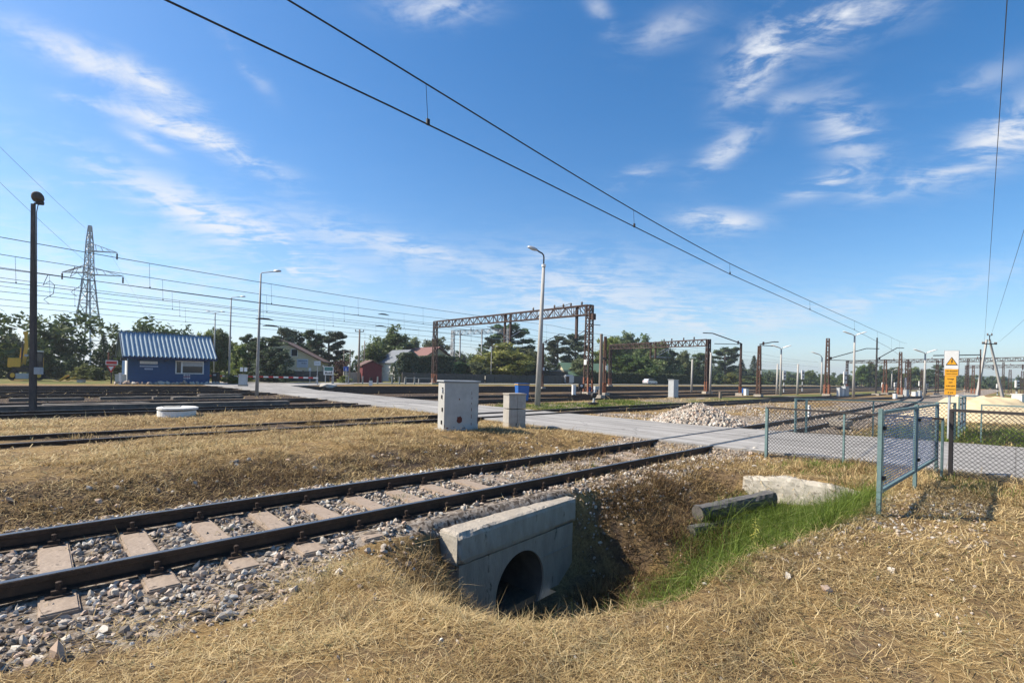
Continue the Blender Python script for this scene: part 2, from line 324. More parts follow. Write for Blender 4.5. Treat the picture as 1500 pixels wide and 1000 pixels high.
def npmesh(name, V, tris=None, quads=None, m=None, parent=None, tint=None, attrs=None, smooth=False):
    me = bpy.data.meshes.new(name); V = np.asarray(V, np.float32); me.vertices.add(len(V)); me.vertices.foreach_set('co', V.ravel())
    ts = np.zeros((0, 3), int) if tris is None else np.asarray(tris); qs = np.zeros((0, 4), int) if quads is None else np.asarray(quads)
    lv = np.concatenate([ts.ravel(), qs.ravel()]).astype(np.int32)
    st = np.concatenate([np.arange(len(ts))*3, len(ts)*3+np.arange(len(qs))*4]).astype(np.int32)
    me.loops.add(len(lv)); me.loops.foreach_set('vertex_index', lv); me.polygons.add(len(st)); me.polygons.foreach_set('loop_start', st)
    me.polygons.foreach_set('use_smooth', np.full(len(st), bool(smooth)))
    me.update(calc_edges=True)
    A = dict(attrs or {})
    if tint is not None: A['tint'] = tint
    for k, v in A.items():
        a = me.attributes.new(k, 'FLOAT', 'POINT'); a.data.foreach_set('value', np.asarray(v, np.float32))
    if m: me.materials.append(m)
    o = bpy.data.objects.new(name, me); COL.objects.link(o)
    if parent: o.parent = parent
    return o
def thing(name, label, cat, loc=(0, 0, 0), rz=0, group=None):
    o = bpy.data.objects.new(name, None); COL.objects.link(o); o.empty_display_size = .2
    o.location = tuple(map(float, loc)); o.rotation_euler = (0, 0, rz)
    return setp(o, label=label, category=cat, group=group)
def tag(o, label, cat, group=None, kind=None): return setp(o, label=label, category=cat, group=group, kind=kind)
def copy_tree(o, parent=None):
    c = o.copy(); COL.objects.link(c)
    if parent: c.parent = parent
    for ch in list(o.children): copy_tree(ch, c)
    return c
def text(txt, size, m, parent, loc, rot=(rad(90), 0, 0), name='lettering', align='CENTER', sx=1):
    cu = bpy.data.curves.new('t', 'FONT'); cu.body = txt; cu.size = size; cu.align_x = align; cu.align_y = 'CENTER'; cu.extrude = .0015
    t = bpy.data.objects.new('t', cu); COL.objects.link(t); dg = bpy.context.evaluated_depsgraph_get()
    me = bpy.data.meshes.new_from_object(t.evaluated_get(dg)); bpy.data.objects.remove(t); me.name = name
    me.materials.clear(); me.materials.append(m)
    o = bpy.data.objects.new(name, me); COL.objects.link(o); o.parent = parent; o.location = loc; o.rotation_euler = rot; o.scale = (sx, 1, 1)
    return o
# ------------------------------------------------------------------ ground sheet (local axes: x along the rails, y across them)
def axis_pts(lo, hi, step, grow, far, lo_far):
    p = list(np.arange(lo, hi, step)); d = step; x = p[-1]
    while x < far: d *= grow; x += d; p.append(x)
    d = step; x = p[0]; q = []
    while x > lo_far: d *= grow*1.15; x -= d; q.append(x)
    return np.array(q[::-1]+p)
ss = axis_pts(-2.5, 13, .075, 1.06, 2500, -2500); dd = axis_pts(-1.5, 12, .075, 1.06, 2500, -2500)
SG, DG = np.meshgrid(ss, dd, indexing='ij'); HZ = H(SG, DG)
ns, nd = SG.shape; idx = np.arange(ns*nd).reshape(ns, nd)
Q = np.stack([idx[:-1, :-1], idx[1:, :-1], idx[1:, 1:], idx[:-1, 1:]], -1).reshape(-1, 4)
ms = (SG[:-1, :-1]+SG[1:, 1:])/2; md = (DG[:-1, :-1]+DG[1:, 1:])/2
mz = np.minimum(HZ[:-1, :-1], HZ[1:, 1:])
hole = (np.abs(ms-4.9) < .66) & (md > 4.62) & (md < 5.1) & (mz < -.5)
Q = Q[~hole.ravel()]
def zones(s, D):
    n = fb(s*.8, D*.8, 30); n2 = fb(s*.25, D*.25, 40)
    beyond = sm(17.5, 19, s)
    grav = sm(4.1, 4.7, D)*(1-sm(7.8, 8.4, D))*(1-.45*sm(4, 7, s)*(1-beyond)*n*1.6)
    grav = np.maximum(grav, beyond*sm(3.5, 5, D)*(1-sm(8.5, 12, D+6*(n2-.5)))*.85)
    grav = np.maximum(grav, beyond*.55*sm(.45, .6, n2)*sm(10, 12, D)*(1-sm(20, 24, D)))
    grav = np.maximum(grav, (1-sm(1.2, 3.2, s+1.2*(n-.5)))*sm(3.6, 4.4, D+.8*(n-.5))*(1-sm(5, 6, D))*.8)
    dark = sm(20.5, 22.5, D)*(1-sm(54, 58, D))*(1-.45*sm(16, 30, s))*(.75+.5*n)
    dark = np.maximum(dark, .46*sm(6.15, 6.6, s)*(1-sm(9.5, 12, s))*sm(3.2, 3.7, D)*(1-sm(4.5, 5.2, D)))
    dark = np.maximum(dark, .62*sm(8.0, 8.3, D)*(1-sm(9.3, 10.4, D))*(1-sm(8, 11, s))*(.5+n))
    dark = np.maximum(dark, .6*sm(13.7, 14.0, D)*(1-sm(16, 16.4, D))*(.45+.8*n))
    green = sm(17.8, 18.5, s)*sm(15.5, 17.5, D)*(1-sm(20, 21.5, D))*(.2+.9*n)
    green = np.maximum(green, beyond*(1-sm(3, 5, D))*sm(.35, .6, n2)*.9)
    green = np.maximum(green, sm(57, 60, D)*(.35+.5*n))
    w, dep = ditch(s, D); green = np.maximum(green, w*sm(4.5, 6.5, s)*(1-sm(3.2, 3.6, D))*.9)
    dark = np.maximum(dark, w*(1-sm(4.5, 6.5, s))*.6)
    grav = grav*sm(-.5, -.28, H(s, D))*(1-.85*sm(1.6, 2.6, s)*(1-sm(11, 12, s))*(1-sm(4.75, 5.0, D)))
    return np.clip(grav, 0, 1), np.clip(dark, 0, 1), np.clip(green, 0, 1)
gr, dk, gn = zones(SG, DG)
def ground_mat():
    m = bpy.data.materials.new('dry_ground'); N, L = nodes(m); b = N['Principled BSDF']; b.inputs['Roughness'].default_value = .95; b.inputs['Specular IOR Level'].default_value = .1
    tc = N.new('ShaderNodeTexCoord')
    def noise(sc, det=6, ro=.6, st=(1, 1, 1)):
        mp = N.new('ShaderNodeMapping'); mp.inputs['Scale'].default_value = st; L.new(tc.outputs['Object'], mp.inputs[0])
        n = N.new('ShaderNodeTexNoise'); n.inputs['Scale'].default_value = sc; n.inputs['Detail'].default_value = det; n.inputs['Roughness'].default_value = ro; L.new(mp.outputs[0], n.inputs['Vector']); return n.outputs[0]
    def ramp(f, *pc):
        r = N.new('ShaderNodeValToRGB'); e = r.color_ramp.elements
        while len(e) < len(pc): e.new(.5)
        for i, (p, c) in enumerate(pc): e[i].position = p; e[i].color = (*c, 1)
        L.new(f, r.inputs[0]); return r.outputs[0]
    def mix(f, a, c):
        x = N.new('ShaderNodeMix'); x.data_type = 'RGBA'; L.new(f, x.inputs[0]); L.new(a, x.inputs[6]); L.new(c, x.inputs[7]); return x.outputs[2]
    def mask(name, lo, hi, nf, amt):
        a = N.new('ShaderNodeAttribute'); a.attribute_name = name
        q = N.new('ShaderNodeMath'); q.operation = 'MULTIPLY_ADD'; L.new(nf, q.inputs[0]); q.inputs[1].default_value = amt; L.new(a.outputs['Fac'], q.inputs[2])
        r = N.new('ShaderNodeMapRange'); r.interpolation_type = 'SMOOTHSTEP'; r.inputs[1].default_value = lo+amt*.5; r.inputs[2].default_value = hi+amt*.5; L.new(q.outputs[0], r.inputs[0]); return r.outputs[0]
    fine = noise(28, 8, .75); med = noise(2.2, 7, .65); big = noise(.35, 4, .6)
    straw = ramp(fine, (.3, (.12, .078, .04)), (.5, (.27, .185, .088)), (.68, (.42, .31, .155)))
    soil = ramp(fine, (.3, (.085, .06, .04)), (.55, (.19, .135, .085)), (.7, (.27, .2, .13)))
    base = mix(ramp(med, (.46, (0, 0, 0)), (.62, (1, 1, 1))), straw, soil)
    base2 = ramp(big, (.3, (.75, .72, .66)), (.7, (1.12, 1.1, 1.02)))
    mm = N.new('ShaderNodeMix'); mm.data_type = 'RGBA'; mm.blend_type = 'MULTIPLY'; mm.inputs[0].default_value = 1; L.new(base, mm.inputs[6]); L.new(base2, mm.inputs[7]); base = mm.outputs[2]
    v = N.new('ShaderNodeTexVoronoi'); v.inputs['Scale'].default_value = 26; L.new(tc.outputs['Object'], v.inputs['Vector'])
    stone = ramp(v.outputs['Color'], (.1, (.06, .048, .04)), (.45, (.21, .17, .135)), (.85, (.38, .335, .285)))
    oil = ramp(noise(9, 7, .7), (.3, (.028, .021, .017)), (.55, (.075, .055, .042)), (.75, (.16, .12, .09)))
    grass = ramp(noise(14, 8, .7), (.3, (.06, .07, .02)), (.55, (.13, .14, .045)), (.75, (.26, .22, .10)))
    base = mix(mask('green', .35, .65, med, .5), base, grass)
    base = mix(mask('grav', .35, .6, fine, .5), base, stone)
    base = mix(mask('dark', .3, .65, med, .5), base, oil)
    L.new(base, b.inputs['Base Color'])
    bp = N.new('ShaderNodeBump'); bp.inputs['Strength'].default_value = .9; bp.inputs['Distance'].default_value = .03; L.new(fine, bp.inputs['Height']); L.new(bp.outputs[0], b.inputs['Normal'])
    return m
g = npmesh('ground', np.stack([SG, DG, HZ], -1).reshape(-1, 3), quads=Q, m=ground_mat(), attrs={'grav': gr.ravel(), 'dark': dk.ravel(), 'green': gn.ravel()}, smooth=True)
g.rotation_euler = (0, 0, ANG); g['kind'] = 'structure'

# ------------------------------------------------------------------ roads
def road_mat():
    m = bpy.data.materials.new('worn_road_concrete'); N, L = nodes(m); b = N['Principled BSDF']; b.inputs['Roughness'].default_value = .85
    tc = N.new('ShaderNodeTexCoord')
    def noise(sc, st=(1, 1, 1), d=6):
        mp = N.new('ShaderNodeMapping'); mp.inputs['Scale'].default_value = st; L.new(tc.outputs['Object'], mp.inputs[0]); n = N.new('ShaderNodeTexNoise'); n.inputs['Scale'].default_value = sc; n.inputs['Detail'].default_value = d; n.inputs['Roughness'].default_value = .65; L.new(mp.outputs[0], n.inputs['Vector']); return n.outputs[0]
    def ramp(f, *pc):
        r = N.new('ShaderNodeValToRGB'); e = r.color_ramp.elements
        while len(e) < len(pc): e.new(.5)
        for i, (p, c) in enumerate(pc): e[i].position = p; e[i].color = (*c, 1)
        L.new(f, r.inputs[0]); return r.outputs[0]
    a = ramp(noise(1.1, (1.6, .22, 1)), (.3, (.25, .238, .222)), (.5, (.345, .33, .31)), (.7, (.43, .415, .39)))
    c = ramp(noise(40), (.3, (.78, .78, .78)), (.7, (1.1, 1.1, 1.1)))
    mm = N.new('ShaderNodeMix'); mm.data_type = 'RGBA'; mm.blend_type = 'MULTIPLY'; mm.inputs[0].default_value = 1; L.new(a, mm.inputs[6]); L.new(c, mm.inputs[7])
    v = N.new('ShaderNodeTexVoronoi'); v.feature = 'DISTANCE_TO_EDGE'; v.inputs['Scale'].default_value = .42
    mp = N.new('ShaderNodeMapping'); nd_ = N.new('ShaderNodeTexNoise'); nd_.inputs['Scale'].default_value = 1.5; L.new(tc.outputs['Object'], nd_.inputs['Vector'])
    va = N.new('ShaderNodeVectorMath'); va.operation = 'MULTIPLY_ADD'; L.new(nd_.outputs['Color'], va.inputs[0]); va.inputs[1].default_value = (.9, .9, 0); L.new(tc.outputs['Object'], va.inputs[2]); L.new(va.outputs[0], v.inputs['Vector'])
    ck = ramp(v.outputs['Distance'], (0, (.45, .45, .45)), (.012, (1, 1, 1)))
    m2 = N.new('ShaderNodeMix'); m2.data_type = 'RGBA'; m2.blend_type = 'MULTIPLY'; m2.inputs[0].default_value = .8; L.new(mm.outputs[2], m2.inputs[6]); L.new(ck, m2.inputs[7])
    bk = N.new('ShaderNodeTexBrick'); bk.inputs['Scale'].default_value = 1; bk.inputs['Brick Width'].default_value = 2.5; bk.inputs['Row Height'].default_value = 3.0; bk.inputs['Mortar Size'].default_value = .014; bk.inputs['Mortar Smooth'].default_value = .2
    bk.inputs['Color1'].default_value = (1, 1, 1, 1); bk.inputs['Color2'].default_value = (.86, .86, .85, 1); bk.inputs['Mortar'].default_value = (.42, .4, .37, 1)
    L.new(tc.outputs['Object'], bk.inputs['Vector'])
    st_ = ramp(noise(.9, (3.2, .12, 1), 5), (.38, (.66, .65, .63)), (.56, (1, 1, 1)))
    m3 = N.new('ShaderNodeMix'); m3.data_type = 'RGBA'; m3.blend_type = 'MULTIPLY'; m3.inputs[0].default_value = .75; L.new(m2.outputs[2], m3.inputs[6]); L.new(bk.outputs[0], m3.inputs[7])
    m4 = N.new('ShaderNodeMix'); m4.data_type = 'RGBA'; m4.blend_type = 'MULTIPLY'; m4.inputs[0].default_value = .8; L.new(m3.outputs[2], m4.inputs[6]); L.new(st_, m4.inputs[7])
    L.new(m4.outputs[2], b.inputs['Base Color'])
    bp = N.new('ShaderNodeBump'); bp.inputs['Strength'].default_value = .3; bp.inputs['Distance'].default_value = .01; L.new(noise(60), bp.inputs['Height']); L.new(bp.outputs[0], b.inputs['Normal'])
    return m
M_road = road_mat()
def strip(name, Ds, f0, f1, z, n, m, thick=.12):
    V = []; Qd = []
    for D in Ds:
        a, b = f0(D), f1(D)
        a += .10*(vn(D*1.7, 0, 61)-.5); b += .10*(vn(D*1.7, 5, 62)-.5)
        row = [(a, D, z-thick)]+[(a+(b-a)*k/n, D, z) for k in range(n+1)]+[(b, D, z-thick)]; V += row
    w = n+3
    for i in range(len(Ds)-1):
        for k in range(w-1): o = i*w+k; Qd.append((o, o+1, o+w+1, o+w))
    o = npmesh(name, V, quads=Qd, m=m); o.rotation_euler = (0, 0, ANG); o['kind'] = 'structure'; return o
strip('road', list(np.arange(-30, 63.3, .5)), lambda D: float(road_s0(D)), lambda D: float(road_s1(D)), -.006, 8, M_road)
o = npmesh('side_road', [(14, 63.5, 0), (400, 63.5, 0), (400, 68.5, 0), (14, 68.5, 0)], quads=[(0, 1, 2, 3)], m=M_road); o.rotation_euler = (0, 0, ANG); o.location = (0, 0, -.002); o['kind'] = 'structure'

# ------------------------------------------------------------------ tracks
RP = [(-.064, -.148), (.064, -.148), (.064, -.138), (.014, -.122), (.010, -.052), (.036, -.042), (.036, -.007), (.028, 0), (-.028, 0), (-.036, -.007), (-.036, -.042), (-.010, -.052), (-.014, -.122), (-.064, -.138)]
def rail(pts, parent, z):
    pts = np.array(pts, float); d = np.gradient(pts, axis=0); d /= np.linalg.norm(d, axis=1)[:, None]; nn = np.stack([-d[:, 1], d[:, 0]], 1)
    n = len(RP); V = []
    for p, q in zip(pts, nn):
        for (y, zz) in RP: V.append((p[0]+q[0]*y, p[1]+q[1]*y, z+zz))
    Qd = [(i*n+k, i*n+(k+1) % n, (i+1)*n+(k+1) % n, (i+1)*n+k) for i in range(len(pts)-1) for k in range(n)]
    o = npmesh('rail', V, quads=Qd, m=M_rail, parent=parent); o.data.materials.append(M_railtop)
    mi = np.array([1 if k in (7,) else 0 for i in range(len(pts)-1) for k in range(n)], np.int32); o.data.polygons.foreach_set('material_index', mi)
    return o
def track(label, Df, s0, s1, z=0., sleepers=(), clips=0, step=4.):
    t = thing('railway_track', label, 'railway track', (0, 0, 0), ANG, 'parallel railway tracks of the yard')
    sv = np.arange(s0, s1+.01, step)
    for off in (-.7525, .7525): rail([(s, Df(s)+off) for s in sv], t, z)
    if len(sleepers):
        b = MB().box((0, 0, -.1), (.27, 2.5, .2), tx=.86, ty=.985); base = b.build('sleeper', M_sleeper, None, bevel=.012)
        sb_ = MB().box((0, .165, -.1), (.27, 2.17, .2), tx=.86, ty=.985).build('sleeper', M_sleeper, None, bevel=.012); short = sb_.data; bpy.data.objects.remove(sb_)
        cb = MB()
        cb.box((0, 0, .006), (.16, .36, .014))
        for q in (-1, 1):
            cb.box((0, q*.105, .028), (.09, .07, .034)); cb.lathe([(.017, 0), (.017, .05), (.022, .052), (.022, .085), (.012, .09)], 7, (0, q*.118, .02))
        clip = cb.build('rail_fastening', M_clip)
        for k, s in enumerate(sleepers):
            o = base if k == 0 else base.copy()
            if k: COL.objects.link(o)
            if 3.2 < s < 6.4: o.data = short
            o.parent = t; o.location = (s, Df(s), z-.152+.008*(vn(s*3, 1, 5)-.5)); o.rotation_euler = (0, 0, .03*(vn(s*5, 2, 6)-.5))
            if k < clips:
                for sgn in (-1, 1):
                    c = clip if (k == 0 and sgn < 0) else clip.copy()
                    if not (k == 0 and sgn < 0): COL.objects.link(c)
                    c.parent = o; c.location = (0, .7525*sgn, 0)
        if not clips: bpy.data.objects.remove(clip)
    return t
def D1(s):
    return 6.14+ (0 if s < 19 else 3.6*((s-19)/68)**2)
track('nearest railway track with dark rails on pinkish concrete sleepers, curving away past the crossing', D1, -12, 400, 0, [.17+.635*k for k in range(-2, 18)]+[18.9+.635*k for k in range(70)], 20, 1.0)
track('second railway track from the viewer, its rails half sunk in dry grass', lambda s: 15.0, -30, 400, .05)
YARD = [23.7, 28.9, 37.2, 41.9, 46.6, 51.3]
ORD = ['third', 'fourth', 'fifth', 'sixth', 'seventh', 'eighth']
for q, D in zip(ORD, YARD):
    track('%s railway track from the viewer, dark rails, oily ballast%s' % (q, {'third': ' behind the white well ring', 'eighth': ' before the blue hut'}.get(q, '')), (lambda D: (lambda s: D))(D), -60, 500, 0., step=10)
# connecting track across the right part of the yard
track('diagonal crossover track linking two yard tracks right of the road', lambda s: 28.9-13.55*float(sm(24, 66, s)), 24, 68, .0, step=2)
track('curved siding track bending behind the gravel heap', lambda s: 15.35-6.6*float(sm(30, 95, s)), 30, 100, .0, step=2)
# flangeway slots in the crossing surface
fb_ = MB()
for D in [6.14, 15.0]+YARD:
    for off in (-.7525, .7525):
        for e in ((.075 if off < 0 else -.075),):
            a, b_ = float(road_s0(D))+.08, float(road_s1(D))-.08
            y = D+off+e
            fb_.add([(a, y-.03, 0), (b_, y-.03, 0), (b_, y+.03, 0), (a, y+.03, 0)], [(0, 1, 2, 3)])
o = fb_.build('road_flangeways', M_black); o.rotation_euler = (0, 0, ANG); o.location = (0, 0, -.002); o['kind'] = 'structure'

# ------------------------------------------------------------------ stones
PHI = (1+5**.5)/2
ICO = np.array([(-1, PHI, 0), (1, PHI, 0), (-1, -PHI, 0), (1, -PHI, 0), (0, -1, PHI), (0, 1, PHI), (0, -1, -PHI), (0, 1, -PHI), (PHI, 0, -1), (PHI, 0, 1), (-PHI, 0, -1), (-PHI, 0, 1)])/math.sqrt(1+PHI*PHI)
ICF = np.array([(0, 11, 5), (0, 5, 1), (0, 1, 7), (0, 7, 10), (0, 10, 11), (1, 5, 9), (5, 11, 4), (11, 10, 2), (10, 7, 6), (7, 1, 8), (3, 9, 4), (3, 4, 2), (3, 2, 6), (3, 6, 8), (3, 8, 9), (4, 9, 5), (2, 4, 11), (6, 2, 10), (8, 6, 7), (9, 8, 1)])
def rotmats(n, tilt=1.):
    q = RNG.normal(size=(n, 4)); q[:, 1:3] *= tilt; q /= np.linalg.norm(q, axis=1)[:, None]; w, x, y, z = q.T
    return np.stack([np.stack([1-2*(y*y+z*z), 2*(x*y-z*w), 2*(x*z+y*w)], -1), np.stack([2*(x*y+z*w), 1-2*(x*x+z*z), 2*(y*z-x*w)], -1), np.stack([2*(x*z-y*w), 2*(y*z+x*w), 1-2*(x*x+y*y)], -1)], 1)
def stones(P, size, tint=None):
    n = len(P); V = ICO[None]*(1+RNG.uniform(-.45, .30, (n, 12, 1)))
    V = V*np.stack([RNG.uniform(.8, 1.35, n), RNG.uniform(.65, 1.05, n), RNG.uniform(.45, .8, n)], -1)[:, None, :]*(size[:, None, None]/2)
    V = np.einsum('nij,nvj->nvi', rotmats(n, .55), V)+P[:, None, :]
    Fc = (ICF[None]+np.arange(n)[:, None, None]*12).reshape(-1, 3)
    t = RNG.uniform(0, 1, n) if tint is None else tint
    return V.reshape(-1, 3), Fc, np.repeat(t, 12)
def in_road(s, D): return (s > road_s0(D)-.02) & (s < road_s1(D)+.02) & (D < 63.5)
def in_wall(s, D): return (s > 3.55) & (s < 6.25) & (D > 4.45) & (D < 5.12)
P = []; SZ = []
def put(s, D, size, lift=.25):
    P.append(np.stack([s, D, H(s, D)+size*lift], -1)); SZ.append(size)
n = 25000; s = RNG.uniform(-3, 12.4, n); D = RNG.uniform(4.15, 8.25, n)
on_rail = (np.abs(np.abs(D-6.14)-.7525) < .095)
slp = np.abs(((s-.17)/.635)-np.round((s-.17)/.635))*.635 < .15
keep = ~on_rail & ~in_wall(s, D) & ~in_road(s, D)
keep &= ~(slp & (np.abs(D-6.14) < 1.25) & (RNG.uniform(size=n) > .07+.5*sm(5, 8, s)))
out_ = np.abs(D-6.14)-1.25
keep &= RNG.uniform(size=n) < np.where(out_ > .3, .75, 1)*(1-.55*sm(4.5, 7, s)*(np.abs(D-6.14) < .75))*(1-.78*sm(1.3, 2.4, s)*(1-sm(6, 6.5, s))*(D < 4.88))*(1-.4*(D < 4.6))*(1-.45*sm(6.2, 6.6, s)*(D < 5.1))*(1-.55*(D > 7.7))*(1-.5*sm(3.5, 6, s)*(D > 5.2)*(D < 7.1))
s, D = s[keep], D[keep]; put(s, D, RNG.gamma(6, .0076, len(s)).clip(.022, .088))
# embankment, trodden gravel at the left front, bank behind the track, path by the panel
def scatter(n, s0, s1, d0, d1, lo, hi, f=None, lift=.2):
    s = RNG.uniform(s0, s1, n); D = RNG.uniform(d0, d1, n); k = ~in_wall(s, D) & ~in_road(s, D)
    if f is not None: k &= RNG.uniform(size=n) < f(s, D)
    s, D = s[k], D[k]; put(s, D, lo+(hi-lo)*RNG.uniform(size=len(s))**2.2, lift)
scatter(900, 6.1, 11.6, 4.5, 5.25, .03, .085, lambda s, D: .8)
scatter(2600, 6.1, 12.2, 3.3, 4.9, .018, .062, lambda s, D: .16+.6*sm(4.2, 4.75, D))
scatter(1500, -1, 3.4, 3.2, 4.7, .015, .055, lambda s, D: sm(3.4, 4.3, D)*(1-.5*sm(1, 3, s)))
scatter(500, -1, 10, 8.0, 9.8, .03, .11, lambda s, D: .55)
scatter(420, -.5, 9, .3, 3.2, .015, .055, lambda s, D: .3+.7*sm(.5, .7, fb(s*.6, D*.6, 77)))
scatter(900, 5.0, 9.5, .9, 1.9, .015, .06, lambda s, D: sm(.9, 1.5, D)*(1-sm(1.6, 1.95, D)))
scatter(900, -.5, 10, -.4, 3.0, .012, .05, lambda s, D: .25+.75*sm(.5, .62, fb(s*1.1, D*1.1, 91)))
scatter(500, 7.0, 9.8, .2, 1.3, .02, .06, lambda s, D: sm(.5, .62, fb(s*.9, D*.9, 79)))
scatter(7000, 17.7, 45, 3.5, 13, .05, .13, lambda s, D: (1-sm(30, 45, s))*(.25+.75*sm(.4, .6, fb(s*.5, D*.5, 83)))*(np.abs(np.abs(D-6.14)-.7525) > .12))
scatter(700, 11.4, 12.5, 3.5, 8, .02, .06)
P = np.concatenate(P); SZ = np.concatenate(SZ); V, Fc, T = stones(P, SZ)
o = npmesh('ballast_gravel', V, tris=Fc, m=M_stone, tint=T); o.rotation_euler = (0, 0, ANG); tag(o, 'loose pale grey and pinkish ballast stones around the nearest track', 'gravel', kind='stuff')

# single larger stones lying in the dry grass
for (px, py, sz, lb) in [(85, 962, .15, 'large pale stone at the lower left, nearest the viewer'), (325, 908, .13, 'angular light grey stone in the dry grass left of the tuft'),
        (648, 868, .12, 'small upright pale stone beside the left end of the culvert'), (430, 868, .10, 'flat tan stone in dry grass in front of the track'),
        (365, 866, .09, 'grey stone half hidden in dry grass behind the angular one'), (1213, 868, .11, 'whitish stone lying in dry grass right of the green ditch'), (1305, 838, .10, 'grey stone in the straw below the blue panel'),
        (1155, 847, .09, 'round pale stone on the bare edge of the ditch'), (1105, 700, .2, 'white stone on the slope left of the whitewashed headwall'), (1106, 685, .15, 'round grey stone resting above the whitewashed headwall')]:
    p = gp(px, py, -.08)
    for _ in range(3): p = gp(px, py, HW(p[0], p[1]))
    V, Fc, T = stones(np.array([[0, 0, 0.]]), np.array([sz]), np.array([RNG.uniform(.5, .9)]))
    o = npmesh('stone', V, tris=Fc, m=M_stone, tint=T); o.location = (p[0], p[1], HW(p[0], p[1])+sz*.2); tag(o, lb, 'stone')

# heap of ballast behind the road
def heap(name, label, cx, cy, rx, ry, h, n, size, rz):
    Z = []; t = RNG.uniform(0, 2*math.pi, n); r = np.sqrt(RNG.uniform(0, 1, n))
    pr = (1-r**1.25)*(1+.25*(vn(np.cos(t)*2+5, np.sin(t)*2+5, 3)-.5))
    Pp = np.stack([np.cos(t)*r*rx, np.sin(t)*r*ry, np.maximum(pr, 0)*h+.03], -1)
    V, Fc, T = stones(Pp, RNG.uniform(size*.7, size*1.4, n), RNG.uniform(.2, .98, n))
    nr, na = 8, 28; CV = [(0, 0, h*.97)]
    for i in range(1, nr+1):
        for k in range(na): a = 2*math.pi*k/na; q = i/nr; CV.append((math.cos(a)*q*rx, math.sin(a)*q*ry, max(0, 1-q**1.25)*h*.97-.01))
    CT = [(0, 1+k, 1+(k+1) % na) for k in range(na)]
    for i in range(nr-1):
        for k in range(na): a = 1+i*na+k; b = 1+i*na+(k+1) % na; CT += [(a, a+na, b+na), (a, b+na, b)]
    off = len(V); V = np.concatenate([V, CV]); Fc = np.concatenate([Fc, np.array(CT)+off]); T = np.concatenate([T, np.full(len(CV), .4)])
    o = npmesh(name, V, tris=Fc, m=M_stone, tint=T); o.location = (cx, cy, HW(cx, cy)); o.rotation_euler = (0, 0, rz); return tag(o, label, 'gravel heap')
heap('gravel_heap', 'heap of pale ballast stones behind the concrete crossing', 7.35, 19.3, 1.95, 1.3, .76, 2400, .12, rad(-12))

# ------------------------------------------------------------------ grass
def blades(s, D, z, az, el, ln, w, bend, tint):
    n = len(s); B = np.stack([s, D, z], -1)
    d0 = np.stack([np.cos(az)*np.cos(el), np.sin(az)*np.cos(el), np.sin(el)], -1); e2 = el-bend; az2 = az+RNG.normal(0, .5, n)
    d1 = np.stack([np.cos(az2)*np.cos(e2), np.sin(az2)*np.cos(e2), np.sin(e2)], -1)
    m_ = B+d0*(ln*.5)[:, None]; t_ = m_+d1*(ln*.5)[:, None]; sd_ = np.stack([-np.sin(az), np.cos(az), 0*az], -1)*(w/2)[:, None]
    V = np.stack([B-sd_, B+sd_, m_-sd_*.8, m_+sd_*.8, t_], 1).reshape(-1, 3); i = np.arange(n)[:, None]*5
    return V, i+np.array([[0, 1, 3, 2]]), i+np.array([[2, 3, 4]]), np.repeat(tint, 5)
class Grass:
    def __init__(s): s.V = []; s.Q = []; s.T = []; s.t = []; s.n = 0
    def add(s, *a):
        V, Q_, T_, t = blades(*a); s.V.append(V); s.Q.append(Q_+s.n); s.T.append(T_+s.n); s.t.append(t); s.n += len(V)
    def build(s, name, m, label):
        o = npmesh(name, np.concatenate(s.V), tris=np.concatenate(s.T), quads=np.concatenate(s.Q), m=m, tint=np.concatenate(s.t)); o.rotation_euler = (0, 0, ANG)
        return tag(o, label, 'grass', kind='stuff')
dry = Grass()
def dry_mask(s, D):
    w, dep = ditch(s, D)
    m = np.ones_like(s); m = m*(1-.94*sm(4.3, 4.8, D)*(1-sm(7.6, 8.1, D))*(1-.3*sm(6, 8, s)))
    m *= np.where(in_road(s, D) | in_wall(s, D), 0, 1); m *= 1-.93*sm(20.5, 22, D)*(1-sm(55, 57, D)); m *= np.where(D > 62.5, 0, 1)
    m *= 1-.72*(1-sm(.8, 2.8, s+.9*(fb(s, D, 12)-.5)))*sm(3.6, 4.3, D)*(1-sm(5, 6, D))
    m *= 1-.8*sm(13.6, 14, D)*(1-sm(16, 16.4, D))
    m *= 1-w*.55
    m *= .16+.84*sm(.36, .55, fb(s*.75, D*.75, 14)*.7+.3*fb(s*2.3, D*2.3, 15))
    m *= 1-.75*sm(17.4, 18, s)*sm(3, 5, D)
    m *= 1-.6*sm(4.8, 6, s)*sm(.9, 1.35, D)*(1-sm(1.6, 1.9, D))*(1-sm(9, 10, s))
    return m
n = 880000
r = 1.6+(46-1.6)*RNG.uniform(0, 1, n)**1.75; ph = RNG.uniform(rad(-18), rad(110), n); s = r*np.cos(ph); D = r*np.sin(ph)
k = RNG.uniform(size=n) < dry_mask(s, D); s, D, r = s[k], D[k], r[k]; n = len(s)
pat = fb(s*.45, D*.45, 18); w, dep = ditch(s, D)
up = np.clip(RNG.normal(.08, .20, n)+.5*(RNG.uniform(size=n) < .05), -.08, 1.35)
tint = np.clip(.58+.7*(pat-.5)+.35*(fb(s*1.6, D*1.6, 19)-.5)+RNG.normal(0, .21, n)-.2*w-.12*sm(8, 8.5, D)*(1-sm(9.5, 10.5, D)), 0, .95)
tint = np.where(RNG.uniform(size=n) < .012, 1., tint)
dry.add(s, D, H(s, D)+RNG.uniform(-.005, .03, n), RNG.uniform(0, 6.283, n), up, RNG.gamma(3.2, .038, n).clip(.025, .42)*(1+.02*r), np.maximum(.0026, .00088*r)*RNG.uniform(.7, 1.5, n), RNG.normal(.35, .45, n), tint)
